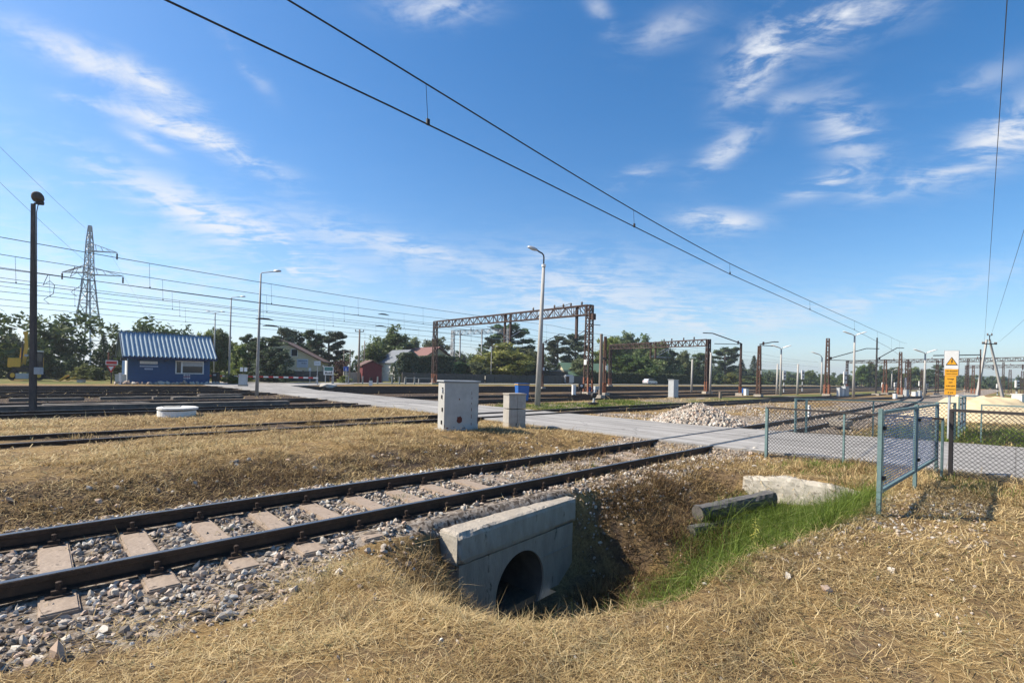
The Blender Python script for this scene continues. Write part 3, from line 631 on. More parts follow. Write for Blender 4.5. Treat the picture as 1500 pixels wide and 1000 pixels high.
def tufts(G, spots, nb, rad_, ln, el, tint, wd=.0035):
    for (s0, d0, sc) in spots:
        n = int(nb*sc); a = RNG.uniform(0, 6.283, n); q = np.abs(RNG.normal(0, rad_*sc, n)); s = s0+np.cos(a)*q; D = d0+np.sin(a)*q
        k = ~(in_road(s, D) | in_wall(s, D)); s, D, a = s[k], D[k], a[k]; n = len(s)
        if not n: continue
        rr = np.hypot(s, D); t = np.clip(tint+RNG.normal(0, .14, n), 0, .97)
        G.add(s, D, H(s, D)-.01, a+RNG.normal(0, .9, n), np.clip(RNG.normal(el, .3, n), .1, 1.5), RNG.gamma(9, ln/9, n)*(.8+.4*sc), np.maximum(wd, .0009*rr)*RNG.uniform(.6, 1.3, n), RNG.normal(.7, .4, n), t)
def rs(n, s0, s1, d0, d1): return [(RNG.uniform(s0, s1), RNG.uniform(d0, d1), RNG.uniform(.5, 1.3)) for _ in range(n)]
tufts(dry, rs(40, 1.4, 3.6, 3.1, 4.4), 150, .13, .14, .5, .52)            # matted clump left of the culvert
tufts(dry, rs(22, 2.7, 3.7, 3.6, 4.5), 120, .10, .19, .8, .33)
tufts(dry, rs(70, 3.0, 9.8, 1.2, 1.9), 90, .10, .12, .5, .62)             # rim of the ditch
tufts(dry, rs(200, 0, 9, -.3, 3.0), 60, .13, .12, .35, .62)
tufts(dry, rs(110, 0, 10, 8.6, 12), 80, .14, .16, .6, .50)
tufts(dry, rs(150, -.3, 9, 8.0, 9.6), 70, .16, .15, .5, .2)
tufts(dry, rs(60, 6.2, 9.8, 3.2, 4.4), 90, .12, .15, .6, .2)               # brown embankment
tufts(dry, rs(46, 6.2, 11.5, 5.5, 8.2), 70, .10, .14, .8, .17)             # dead weeds in the track
tufts(dry, rs(60, 9.9, 12.2, -1.0, 4.0), 110, .16, .16, .7, .52)
tufts(dry, rs(60, 0, 12, 10.5, 13.4), 60, .2, .14, .6, .55)
tufts(dry, rs(50, 0, 12, 16.6, 20), 60, .2, .14, .6, .55)
tufts(dry, rs(34, 0, 12, 13.4, 16.5), 40, .15, .16, .9, .42)
tufts(dry, rs(260, 5.9, 8.6, 2.0, 4.8), 80, .12, .14, .7, .2)
tufts(dry, rs(60, 6.2, 11.5, 4.3, 5.2), 50, .09, .10, .8, .25)
tufts(dry, rs(40, 3.2, 5.6, 1.9, 3.2), 60, .10, .12, .8, .3)
tufts(dry, rs(70, 3.5, 6.3, 3.0, 4.5), 70, .11, .17, .9, .25)
tufts(dry, rs(30, 5.5, 6.3, 4.0, 4.42), 60, .07, .20, 1.0, .25)
tufts(dry, rs(16, 3.6, 4.6, 3.9, 4.42), 60, .08, .22, 1.0, .3)
tufts(dry, rs(70, 8.8, 10.8, 3.0, 5.2), 70, .13, .13, .6, .4)
tufts(dry, rs(60, 6.0, 9.0, 2.2, 3.4), 70, .12, .16, .8, .22)
dry.build('dry_grass', M_straw, 'dry straw coloured mown grass covering the ground')
grn = Grass()
tufts(grn, [(RNG.uniform(4.9, 9.7), 0, 1) for _ in range(1)], 1, .1, .1, .9, .4)
n = 72000; s = RNG.uniform(3.4, 9.78, n); D = RNG.uniform(1.25, 3.6, n); cl = fb(s*1.1, D*1.6, 33)
k = (RNG.uniform(size=n) < sm(3.6, 4.6, s)*sm(.2, .42, cl)*sm(.03, .16, ditch(s, D)[0])*(1-.85*sm(2.7, 3.2, D)*(1-sm(8.8, 9.4, s)))); s, D, cl = s[k], D[k], cl[k]; n = len(s)
grn.add(s, D, H(s, D)-.02, RNG.normal(rad(225), 1.0, n), np.clip(RNG.normal(1.12, .22, n), .3, 1.5), RNG.gamma(10, .046, n)*(.75+.6*cl)*(1-.4*sm(8.4, 9.4, s)), RNG.uniform(.004, .0085, n), RNG.normal(.8, .35, n), np.clip(.40+.8*(cl-.5)+RNG.normal(0, .22, n), 0, 1))
tufts(grn, rs(45, 4.4, 6.6, 2.2, 3.0), 60, .12, .28, 1.1, .22, .005)
tufts(grn, rs(60, .3, 9, -.2, 3.2), 14, .05, .07, .8, .3, .004)
tufts(grn, rs(26, 4.6, 8.5, 2.9, 3.6), 40, .10, .22, 1.0, .2, .005)
tufts(grn, rs(16, 9.3, 9.8, 2.2, 3.4), 60, .10, .22, 1.0, .25, .005)
tufts(grn, [(7.0, 5.85, .8), (3.9, 6.3, .7), (1.6, 6.3, .4), (8.2, 6.0, .7)], 90, .09, .10, .9, .2)
tufts(grn, rs(150, 17.8, 32, 15.9, 20.5), 60, .35, .14, .9, .3, .01)
tufts(grn, rs(150, 19.5, 25, -5, 3), 70, .4, .22, 1.0, .3, .01)
tufts(grn, rs(40, 10.4, 12.1, 0, 3.6), 40, .15, .13, .9, .35, .004)
grn.build('green_grass', M_green, 'lush green grass growing in the ditch and along the road')
#@@PART3
# ------------------------------------------------------------------ culvert and concrete in the ditch
def rough_grid_box(name, d, m, parent, res=.06, amp=.012, chip=.05, seed=1, cut=None):
    bm = bmesh.new(); bmesh.ops.create_cube(bm, size=1)
    for v in bm.verts: v.co = Vector((v.co.x*d[0], v.co.y*d[1], v.co.z*d[2]))
    for ax in range(3):
        n = max(1, int(d[ax]/res)); 
        for i in range(1, n):
            pl = Vector((0, 0, 0)); pl[ax] = -d[ax]/2+d[ax]*i/n; no = Vector((0, 0, 0)); no[ax] = 1
            bmesh.ops.bisect_plane(bm, geom=bm.verts[:]+bm.edges[:]+bm.faces[:], plane_co=pl, plane_no=no)
    for v in bm.verts:
        p = v.co; e = sum(abs(abs(p[a])-d[a]/2) < 1e-4 for a in range(3))
        q = float(fb(p.x*3+p.z*2.3+seed*9, p.y*3-p.z*1.7+seed*5, seed)); q2 = float(vn(p.x*13+p.z*9, p.y*13+p.z*7, seed+3))
        k = amp*(q2-.5)*2+(chip*max(0, q-.45)*(e-1) if e > 1 else 0)+(chip*.22 if e > 1 else 0)
        p -= Vector((p.x/d[0], p.y/d[1], p.z/d[2]))*k*1.4
        if cut: cut(v)
    me = bpy.data.meshes.new(name); bm.to_mesh(me); bm.free(); me.materials.append(m); o = bpy.data.objects.new(name, me); COL.objects.link(o)
    if parent: o.parent = parent
    return o
cv = thing('culvert', 'concrete culvert headwall with a round pipe mouth below the nearest track', 'culvert', (*S2W(3.62, 4.56), 0), ANG+rad(5.5))
cop = rough_grid_box('coping', (2.56, .36, .38), M_conc, cv, .06, .009, .085, 3); cop.location = (1.28, .18, -.42)
lin = rough_grid_box('sunlit_end_face', (.012, .33, .34), M_conc_w, cv, .05, .003, .01, 5); lin.location = (-.004, .18, -.43)  # thin paler sheet, sunlight on the coping's left end put into its colour
def wall_with_hole(x0, x1, z0, z1, cx, cz, r, y0, y1, n=48):
    b = MB(); V = []; Fc = []
    AN = [2*math.pi*k/n for k in range(n)]
    for (qx, qz) in ((x0, z0), (x1, z0), (x1, z1), (x0, z1)):
        ca = math.atan2(qz-cz, qx-cx) % (2*math.pi); j = min(range(n), key=lambda i: abs(AN[i]-ca)); AN[j] = ca
    for k in range(n):
        a = AN[k]; c, s_ = math.cos(a), math.sin(a)
        tx = ((x1-cx) if c > 0 else (x0-cx))/c if abs(c) > 1e-6 else 1e9; tz = ((z1-cz) if s_ > 0 else (z0-cz))/s_ if abs(s_) > 1e-6 else 1e9
        t = min(tx, tz); 
        for y in (y0, y1): V += [(cx+r*c, y, cz+r*s_), (cx+t*c, y, cz+t*s_)]
    for k in range(n):
        a = 4*k; e = 4*((k+1) % n)
        Fc += [(a, a+1, e+1, e), (a+2, e+2, e+3, a+3), (a, e, e+2, a+2), (a+1, a+3, e+3, e+1)]
    return b.add(V, Fc)
CX, CZ = 1.24, -1.27
wall_with_hole(.05, 2.5, -2.0, -.622, CX, CZ, .52, .035, .33).build('headwall', M_conc, cv)
pb = MB(); n = 36; V = []; Fc = []
for j, y in enumerate(np.linspace(.0, 5.5, 12)):
    for k in range(n): a = 2*math.pi*k/n; V.append((CX+.515*math.cos(a), .06+y, CZ+.515*math.sin(a)))
for j in range(11):
    for k in range(n): Fc.append((j*n+k, j*n+(k+1) % n, (j+1)*n+(k+1) % n, (j+1)*n+k))
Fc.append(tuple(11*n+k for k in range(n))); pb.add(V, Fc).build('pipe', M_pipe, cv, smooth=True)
M_silt = mat('damp_silt', (.10, .08, .055), (.05, .04, .03), rough=.95, scale=8, bump=.6)
MB().box((CX, 2.7, -1.545), (.86, 5.2, .1)).build('silt_bed', M_silt, cv)
MB().box((2.1, .021, -.95), (.7, .012, .012)).build('formwork_ridge', M_conc, cv)

hw = thing('headwall', 'low chipped whitewashed headwall at the right end of the ditch', 'headwall', (*S2W(9.82, 2.68), 0), ANG)
def chipr(v):
    if v.co.y > .25: v.co.z -= (v.co.y-.25)*.12*(v.co.z > 0)
    if v.co.y < -.4: v.co.z -= (-v.co.y-.4)*.10*(v.co.z > 0)
w_ = rough_grid_box('wall_slab', (.30, 2.0, 1.3), M_conc_w, hw, .07, .016, .09, 8, chipr); w_.location = (.15, 0, -.73)
M_logend = mat('grey_log_end', (.11, .10, .09), (.05, .045, .04), rough=.95, scale=14, bump=.5)
def log(label, p0, p1, r, m, seed):
    p0, p1 = Vector(p0), Vector(p1); n = 14; V = []; Fc = []; L_ = (p1-p0); st = 26; a = L_.normalized().cross(Vector((0, 0, 1))).normalized(); b = a.cross(L_.normalized())
    for i in range(st+1):
        t = i/st; c = L_*t
        for k in range(n):
            th = 2*math.pi*k/n; sq = 1/max(abs(math.cos(th)), abs(math.sin(th)))**.55
            rr = r*sq*(1+.28*(float(fb(k*1.3, t*5, seed))-.5)+.16*(float(vn(k*2.1, t*22, seed+2))-.5))
            V.append(c+a*math.cos(th)*rr+b*math.sin(th)*rr)
    for i in range(st):
        for k in range(n): Fc.append((i*n+k, i*n+(k+1) % n, (i+1)*n+(k+1) % n, (i+1)*n+k))
    t = thing('old_timber', label, 'timber', p0); o = MB().add(V, Fc).build('trunk', m, t)
    for c, q in ((Vector((0, 0, 0)), 1), (L_, .9)):
        V = [c-L_.normalized()*(.012 if c.length < .1 else -.012)*1.0]+[c+a*math.cos(2*math.pi*k/n)*r*1.08*q+b*math.sin(2*math.pi*k/n)*r*1.08*q-L_.normalized()*(.004 if c.length < .1 else -.004) for k in range(n)]
        MB().add(V, [(0, 1+k, 1+(k+1) % n) for k in range(n)]).build('sawn_end', M_logend, t)
    return t
q0 = gp(1022, 752, -.55); q1 = gp(1130, 729, -.42)
lg = log('old blackened timber on the ditch slope left of the whitewashed headwall, upper of two', (q0[0], q0[1], -.55), (q1[0], q1[1], -.42), .125, M_oldlog, 4)
q0 = gp(1012, 775, -.72); q1 = gp(1118, 748, -.62)
log('old grey timber half hidden in grass, lower of the two in the ditch', (q0[0], q0[1], -.76), (q1[0], q1[1], -.72), .09, M_oldlog, 9)

# ------------------------------------------------------------------ cabinets, bin, well
def face_rz(dx, dy): return math.atan2(dy, dx)
p = gp(650, 633, -.0); p[2] = HW(p[0], p[1])-.02
cb = thing('relay_cabinet', 'large white sheet metal cabinet with rust patch beside the road', 'cabinet', p, rad(27))
CWd, CDp, CHt = 1.05, .56, 1.36
MB().box((CWd/2, CDp/2, CHt/2+.04), (CWd, CDp, CHt)).build('body', M_cabw, cb, bevel=.008)
MB().box((CWd/2, CDp/2, CHt+.075), (CWd+.09, CDp+.09, .04)).build('lid', M_greyl, cb, bevel=.006)
MB().box((CWd/2-.02, CDp/2, -.06), (CWd+.14, CDp+.2, .2)).build('plinth', M_conc, cb, bevel=.02)
_b = MB(); k = 11; V = [(.46, -.006, .33)]+[(.46+.085*math.cos(2*math.pi*i/k)*(1+.2*math.sin(i*2.1)), -.006, .33+.10*math.sin(2*math.pi*i/k)*(1+.15*math.cos(i*3.3))) for i in range(k)]
_b.add(V, [(0, 1+i, 1+(i+1) % k) for i in range(k)]).build('rust_patch', M_rustspot, cb)
for (x, z, w, h) in [(.83, .62, .014, .09), (.83, .80, .012, .05), (.84, .95, .01, .07), (.45, .92, .03, .045), (.83, .42, .012, .12), (.30, .12, .03, .02), (.1, .1, .06, .03), (.6, .09, .09, .02), (.83, .2, .016, .08), (.83, 1.1, .008, .1), (.01, .16, .02, .07), (1.03, .3, .016, .2), (1.035, .75, .01, .1)]:
    MB().box((x, -.004, z), (w, .004, h)).build('rust_chip', M_rustspot, cb)
for z in (.25, .62, .98, 1.2): MB().box((-.014, .10+.12*((z*7) % 1), z), (.028, .06, .11)).build('hinge', M_dark, cb, bevel=.004)
MB().box((-.02, .15, 1.16), (.04, .09, .12)).build('latch', M_greyl, cb, bevel=.006)
p = gp(745, 625, 0); p[2] = HW(p[0], p[1])-.02
c2 = thing('cable_cabinet', 'small grey two-part concrete cabinet right of the white cabinet', 'cabinet', p, rad(27))
MB().box((.31, .22, .08), (.62, .46, .20)).build('plinth', M_conc, c2, bevel=.015)
for z in (.40, .87):
    b = MB()
    for x in (.155, .465): b.box((x, .22, z), (.305, .44, .445))
    b.build('casing', M_conc_l, c2, bevel=.01)
MB().box((.31, .22, 1.115), (.66, .48, .045)).build('lid', M_conc, c2, bevel=.01)
p = gp(758, 586, 0); Y = 30.6; p = at(758, 590, Y); p[2] = 0
bn = thing('waste_bin', 'blue wheeled bin with yellow rim behind the small grey cabinet', 'bin', p, rad(20))
b = MB().box((.4, .3, .56), (.66, .56, .98), tx=1.16, ty=1.12); b.build('body', M_bin, bn, bevel=.02)
MB().box((.4, .3, 1.075), (.82, .68, .06)).build('rim', M_yellow, bn, bevel=.015)
MB().box((.4, .3, 1.135), (.80, .66, .05)).build('lid', M_bin, bn, bevel=.015)
for x in (.12, .68): MB().tube([(x-.03, .55, .1), (x+.03, .55, .1)], .1, 12).build('wheel', M_tyre, bn)
p = gp(259, 609, 0)
wl = thing('well_ring', 'low white concrete well ring with a broken cover in dry grass', 'well', p)
MB().lathe([(.53, -.1), (.56, 0), (.56, .19), (.50, .195)], 32).build('ring', M_white, wl)
MB().lathe([(.57, .235), (.60, .245), (.60, .30), (.55, .315)], 28, (.03, 0, 0)).build('cover', M_white, wl)
MB().box((-.1, -.1, .327), (.5, .3, .03), .4).build('broken_slab', M_conc_l, wl, bevel=.01)
p = gp(986, 582, 0)
c3 = thing('relay_cabinet', 'tall narrow grey cabinet standing among the tracks near the gravel heap', 'cabinet', p, rad(40))
MB().box((0, 0, .8), (.75, .55, 1.5)).build('body', M_greyl, c3, bevel=.01); MB().box((0, 0, 1.57), (.82, .62, .05)).build('lid', M_greyl, c3); MB().box((0, 0, .02), (.8, .6, .1)).build('plinth', M_conc, c3); MB().box((.1, -.279, .85), (.03, .01, .12)).build('handle', M_dark, c3)

# ------------------------------------------------------------------ fences and gate-like barriers
def netting(w, h, sp, r, z0=0., nb=3, bulge=0.):
    b = MB(); k = -h
    def seg(x0, z0_, x1, z1): b.bar((x0, 0, z0_+z0), (x1, 0, z1+z0), r*2)
    while k < w:
        for sg in (0, 1):
            xa, xb = k, k+h; za, zb = 0., h
            if xa < 0: za = -xa; xa = 0
            if xb > w: zb = h-(xb-w); xb = w
            if xb-xa > .01:
                if sg: seg(xa, h-za, xb, h-zb)
                else: seg(xa, za, xb, zb)
        k += sp
    return b
def fence_run(label, A, B, h, posts, m_post, m_rail, net=.075, r=.0032, z0=.06, heavy=(), top=.02, group='chain link fences along the road'):
    A = np.array(A, float); B = np.array(B, float); d = B-A; L_ = float(np.hypot(*d))
    f = thing('chain_link_fence', label, 'fence', (A[0], A[1], HW(*A)+.0), math.atan2(d[1], d[0]), group)
    netting(L_-.06, h-z0-.03, net, r, z0).build('wire_netting', M_wire, f, loc=(.03, 0, 0))
    MB().bar((0, 0, h), (L_, 0, h), top*2, top*2).build('top_rail', m_rail, f)
    MB().bar((0, 0, z0), (L_, 0, z0), .012).build('bottom_wire', M_wire, f)
    for i, t in enumerate(posts):
        wd = .06 if i in heavy else .038
        MB().box((t*L_, .012, h/2-.1), (wd, wd, h+.24)).build('post', m_post if i in heavy else M_teal, f, bevel=.004)
    return f
FA = gp(1122, 664, -.02)[:2]; FB = gp(1379, 699, -.02)[:2]
fence_run('low chain link fence from the crossing to the blue mesh barrier', FA, FB, 1.16, (0, .5, 1), M_teal, M_dark, heavy=(0,))
FC = FB+(FB-FA)/np.linalg.norm(FB-FA)*.12; FD = FC+(FB-FA)/np.linalg.norm(FB-FA)*5.0
fence_run('low chain link fence right of the blue mesh barrier at the picture edge', FC, FD, 1.22, (0, .30, .62, 1), M_dark, M_dark, heavy=(0,), top=.026)
def mesh_barrier(label, pts, h, zb, m_mesh, sp=.03, group=None, r=.0017):
    P0 = np.array(pts[0]); P1 = np.array(pts[-1]); d = P1-P0; L_ = float(np.hypot(*d))
    t = thing('mesh_barrier', label, 'barrier', (P0[0], P0[1], HW(*P0)), math.atan2(d[1], d[0]), group)
    ts = [float(np.hypot(*(np.array(q)-P0))) for q in pts]
    for i, x in enumerate(ts):
        hz = h+.03
        MB().box((x, 0, hz/2-.12), (.062, .05, hz+.28)).build('post', M_teal, t, bevel=.004)
    for a, b_ in zip(ts[:-1], ts[1:]):
        a += .075; b_ -= .07; fr = MB()
        fr.bar((a, -.0, zb), (b_, 0, zb), .04); fr.bar((a, 0, h), (b_, 0, h), .04); fr.bar((a+.02, 0, zb), (a+.02, 0, h), .036); fr.bar((b_-.02, 0, zb), (b_-.02, 0, h), .036)
        p = fr.build('panel_frame', M_teal, t)
        mm_ = netting(b_-a-.06, h-zb-.04, .16, .0009, zb+.02)
        for q in np.arange(zb+.05, h-.03, sp*.55): mm_.bar((0, 0, q), (b_-a-.06, 0, q), .003, .012)
        mm_.build('mesh', m_mesh, p, loc=(a+.03, 0, 0))
        for z in (zb+.18, h-.2):
            for x in (a-.03,): MB().box((x, -.02, z), (.09, .07, .05)).build('clamp', M_dark, t, bevel=.005)
        MB().box((b_+.015, -.012, (h+zb)/2), (.02, .02, h-zb)).build('blue_edge_bar', m_mesh, t)
    return t
B0 = gp(1287, 756, -.06)[:2]; B1 = gp(1333, 716, -.05)[:2]; B2 = gp(1371, 693, -.03)[:2]
mesh_barrier('near blue mesh pedestrian barrier in teal frames standing in the straw', [B0, B1, B2], 1.33, .30, M_bluemesh, .07)
# other side of the road
FE = gp(1165, 633, 0)[:2]; FF = gp(1398, 642, 0)[:2]
fence_run('chain link fence on the far side of the concrete road', FE, FF, 1.16, (0, .07, .5, 1), M_teal, M_teal, net=.12, r=.004, heavy=(0, 1, 3))
uu = np.array(SU); G0 = gp(1404, 640, 0)[:2]
mesh_barrier('distant blue mesh barrier across the road in front of the sand heap', [G0, G0+uu*1.35, G0+uu*2.7], 1.3, .3, M_bluemesh, .06)
fence_run('chain link fence in front of the sand heap', FF+np.array(-SN)*.6, FF+np.array(-SN)*6.5, 1.16, (0, .45, 1), M_teal, M_teal, net=.12, r=.004)
# ------------------------------------------------------------------ warning sign
pz = gp(1389, 643, 0)
sg = thing('warning_sign', 'grey post with three amber electricity warning plates by the road', 'sign', (pz[0], pz[1], 0), rad(-30))
MB().tube([(0, 0, -.1), (.01, 0, 2.72)], .035, 12).build('post', M_galv, sg)
zt = zat(1397, 514, pz[1]); pw = .33
tp = MB().box((.03, -.05, zt-.28), (pw, .012, .56)).build('plate', M_white, sg, bevel=.004)
MB().box((.03, -.043, zt-.375), (pw+.03, .006, .78)).build('backing_frame', M_galv, sg)
for sc_, m_, y in ((1., M_black, -.058), (.80, M_signy, -.060)):
    cz = zt-.335; w = .145*sc_
    MB().prism([(.03-w, cz-w*.72), (.03+w, cz-w*.72), (.03, cz+w*1.05)], y, y-.001).build('triangle', m_, tp)
MB().prism([(.04, zt-.24), (.005, zt-.345), (.033, zt-.335), (.015, zt-.41), (.06, zt-.31), (.035, zt-.315), (.058, zt-.24)], -.0625, -.0635).build('lightning_bolt', M_black, tp)
pl2 = MB().box((.03, -.052, zt-.66), (pw-.02, .012, .20)).build('plate', M_signy, sg)
text('Nie dotykać!', .056, M_black, pl2, (.03, -.06, zt-.62), sx=.95); text('Urządzenie elektryczne', .030, M_black, pl2, (.03, -.06, zt-.70), sx=.92)
pl3 = MB().box((.01, -.052, zt-1.06), (pw-.06, .012, .58)).build('plate', M_signy, sg, bevel=.004)
for k, (tx, sz) in enumerate([('Uwaga', .062), ('sieć', .062), ('trakcyjna', .062), ('pod napięciem', .043), ('3 kV', .075)]):
    text(tx, sz, M_black, pl3, (.01, -.06, zt-.86-.105*k), sx=.95)
#@@PART4
# ------------------------------------------------------------------ lamps and poles
def lamp_head(w, l, t, m1, dirx, z):
    b = MB(); n = 12; V = []; Fc = []
    for i, (q, s_) in enumerate([(0, .35), (.12, .75), (.4, 1), (.75, .95), (.95, .6), (1, .15)]):
        for k in range(n):
            a = 2*math.pi*k/n; zz = math.sin(a); zz = zz*t if zz > 0 else zz*t*.35
            V.append((dirx*q*l, math.cos(a)*w/2*s_, z+zz*s_))
    for i in range(5):
        for k in range(n): Fc.append((i*n+k, i*n+(k+1) % n, (i+1)*n+(k+1) % n, (i+1)*n+k))
    Fc += [tuple(range(n)), tuple(5*n+k for k in range(n))]
    return b.add(V, Fc)
def lamp(label, px, py, ptop, arms, r0, r1, mpole, mhead=None, Y=None, arm=1.4, head=.75, lean=0., rise=.12):
    p = gp(px, py, 0) if Y is None else at(px, py, Y); p[2] = 0
    h = zat(px, ptop, p[1])
    t = thing('street_lamp', label, 'street lamp', p, 0, 'yard lamps')
    MB().tube([(0, 0, -.2), (lean*h*.5, 0, h*.5), (lean*h, 0, h-.05)], [r0, (r0+r1)/2, r1], 12).build('pole', mpole, t, smooth=True)
    for a in arms:
        q = MB().tube([(lean*h, 0, h-.4), (lean*h, 0, h-.05), (lean*h+a*.08, 0, h+.03), (lean*h+a*arm*.5, 0, h+rise*.6), (lean*h+a*arm, 0, h+rise)], r1*.6, 8).build('arm', mpole, t, smooth=True)
        lh_ = lamp_head(.30, head, .11, mhead, a, 0).build('lamp_head', mhead or M_galv, t, smooth=True, loc=(lean*h+a*arm*.97, 0, h+rise))
        lh_.rotation_euler = (0, -a*rad(18 if mhead is M_white else 4), 0)
    return t
lamp('tall slim lamp with one arm, standing left of the concrete road', 376, 578, 400, (1,), .11, .05, M_polec, M_galv, arm=.85, head=.5, lean=.012)
lamp('slim lamp with one arm right behind the blue hut', 335, 560, 436, (1,), .12, .06, M_polec, M_galv, Y=54, arm=1.0, head=.6, lean=.008)
lamp('lamp with two short arms above the trees behind the hut', 313, 560, 458, (1, -1), .12, .06, M_polec, M_galv, Y=66, arm=.7, head=.6)
WH = M_white
lamp('tallest white-headed two-armed lamp among the right-hand masts', 1250, 581, 492, (1, -1), .16, .09, M_polec, WH, arm=.2, head=1.3, rise=.12)
lamp('two-armed white-headed lamp left of the warning sign', 1354, 582, 518, (1, -1), .16, .09, M_polec, WH, arm=.2, head=1.4, rise=.12)
lamp('two-armed white-headed lamp right of the pine clump', 1143, 578, 511, (1, -1), .15, .08, M_polec, WH, arm=.2, head=1.1, rise=.12)
lamp('one-armed white-headed lamp behind the thick rusty mast', 1203, 577, 523, (-1,), .14, .08, M_polec, WH, arm=.3, head=1.3, rise=.3)
lamp('small two-armed lamp in front of the far poplars', 1306, 574, 543, (1, -1), .2, .1, M_polec, WH, Y=150, arm=.6, head=1.2, rise=.3)
lamp('thin two-armed lamp in front of the yellowish chestnut tree', 719, 557, 510, (1, -1), .1, .05, M_polec, M_galv, Y=98, arm=.8, head=.6, rise=.35)
p = gp(787, 594, 0); h = zat(790, 390, p[1]); ht = zat(790, 366, p[1])
t = thing('street_lamp', 'tall concrete lamp pole with curved dark arm beside the crossing', 'street lamp', p, 0, 'yard lamps')
MB().tube([(0, 0, -.3), (.09, 0, h*.5), (.18, 0, h)], [.165, .125, .085], 16).build('pole', M_polec, t, smooth=True)
MB().lathe([(.115, h-.03), (.12, h+.02), (.12, h+.10), (.06, h+.12)], 14, (.18, 0, 0)).build('collar', M_white, t)
MB().tube([(.18, 0, h), (.18, 0, h+.5), (.16, 0, h+.62), (.08, 0, h+.72), (-.08, 0, h+.80), (-.22, 0, h+.90)], .04, 10).build('arm', M_dark, t, smooth=True)
hd = lamp_head(.30, .62, .13, None, -1, 0).build('lamp_head', M_galv, t, smooth=True, loc=(-.16, 0, h+.86)); hd.rotation_euler = (0, rad(18), 0)
MB().lathe([(.10, -.055), (.16, -.03), (.15, -.01)], 14, (-.3, 0, 0), sx=1.4).build('lens', M_greyl, hd, smooth=True)
# dark pole at the left edge
p = gp(48, 599, 0); h = zat(44, 299, p[1])
t = thing('floodlight_pole', 'dark square pole with a drum-shaped floodlight at the left edge', 'floodlight', p, rad(12))
MB().bar((0, 0, -.3), (-.13, 0, h), .155, .155, .10, .10).build('pole', M_darkpole, t)
MB().tube([(.12, 0, 0), (.065, 0, h*.4), (-.02, 0, h-.3), (.04, 0, h+.1)], .014, 6).build('conduit', M_dark, t)
MB().bar((-.1, 0, h+.02), (.12, 0, h+.04), .05).build('bracket', M_dark, t)
fl = MB(); n = 18; V = []; Fc = []
for i, (x, r) in enumerate([(-.20, .13), (-.16, .19), (0, .225), (.14, .22), (.20, .17)]):
    for k in range(n): a = 2*math.pi*k/n; V.append((r*math.cos(a), x, r*math.sin(a)))
for i in range(4):
    for k in range(n): Fc.append((i*n+k, i*n+(k+1) % n, (i+1)*n+(k+1) % n, (i+1)*n+k))
Fc += [tuple(range(n)), tuple(4*n+k for k in range(n))]
hd = fl.add(V, Fc).build('floodlight_head', M_darkpole, t, smooth=True, loc=(.0, 0, h+.27)); hd.scale = (.82, .82, .82); hd.rotation_euler = (rad(-15), 0, rad(25))
MB().box((.08, 0, h+.06), (.22, .14, .14)).build('ballast_box', M_dark, t, bevel=.02)
z = zat(55, 543, p[1]); MB().box((.17, -.02, z), (.22, .16, .26)).build('junction_box', M_greyl, t, bevel=.01)
# wooden and concrete utility poles
def upole(label, px, py, ptop, Y, r=.14, arm=0, m=M_wood):
    p = at(px, py, Y); p[2] = 0; h = zat(px, ptop, Y)
    t = thing('utility_pole', label, 'utility pole', p, rad(15), 'utility poles')
    MB().tube([(0, 0, -.3), (.02, 0, h)], [r, r*.7], 10).build('pole', m, t, smooth=True)
    if arm:
        MB().box((0, 0, h-.35), (arm, .1, .1)).build('crossarm', M_dark, t)
        for x in (-arm*.45, 0, arm*.45): MB().lathe([(.03, 0), (.07, .05), (.05, .12), (.07, .16), (.03, .24)], 8, (x, 0, h-.3)).build('insulator', M_insul, t)
upole('tall wooden pole with crossarm left of the dark red shed', 525, 556, 482, 71, .17, 1.2)
upole('slim pole just right of the tall wooden pole', 533, 550, 499, 84, .12)
upole('short wooden pole with crossarm above the blue road sign', 512, 556, 512, 70, .1, .8)
upole('far short pole left of the wooden poles', 503, 552, 514, 90, .12, .9)
for (px, pb_, pt, lb) in [(1013, 573, 526, 'grey concrete mast leaning among the pines, left of the small gantry leg'), (1040, 575, 516, 'pale wooden pole right of the small gantry leg'), (1138, 576, 533, 'short pole left of the two-armed lamp, right of the pines'),
        (1168, 576, 533, 'short pole right of the two-armed lamp near the hill'), (1326, 578, 553, 'short pale stake pole near the far lamp'), (1320, 577, 549, 'thin concrete pole behind the far masts')]:
    q = gp(px, pb_+1, 0); upole(lb, px, pb_, pt, min(q[1], 95), .15, 0, M_polec)

# ------------------------------------------------------------------ lattice masts and gantries
def lattice(b, p0, p1, w, d, c=.08, n=10, w1=None, d1=None, lac=.04, two=False):
    """box lattice between two points, returned as chord and lacing builders"""
    p0, p1 = Vector(p0), Vector(p1); ax = (p1-p0).normalized(); up = Vector((0, 0, 1)) if abs(ax.z) < .9 else Vector((0, 1, 0))
    a = ax.cross(up).normalized(); u = a.cross(ax).normalized(); w1 = w1 or w; d1 = d1 or d
    def pt(t, i, j): return p0+(p1-p0)*t+a*(i*(w+(w1-w)*t)/2)+u*(j*(d+(d1-d)*t)/2)
    cor = [(-1, -1), (1, -1), (1, 1), (-1, 1)]
    for (i, j) in cor: b[0].bar(pt(0, i, j), pt(1, i, j), c)
    for k in range(n):
        t0, t1 = k/n, (k+1)/n
        for q in range(4):
            e, f = cor[q], cor[(q+1) % 4]
            if k % 2: e, f = f, e
            b[1].bar(pt(t0, *e), pt(t1, *f), lac)
            b[1].bar(pt(t1, *e), pt(t1, *f), lac*.9)
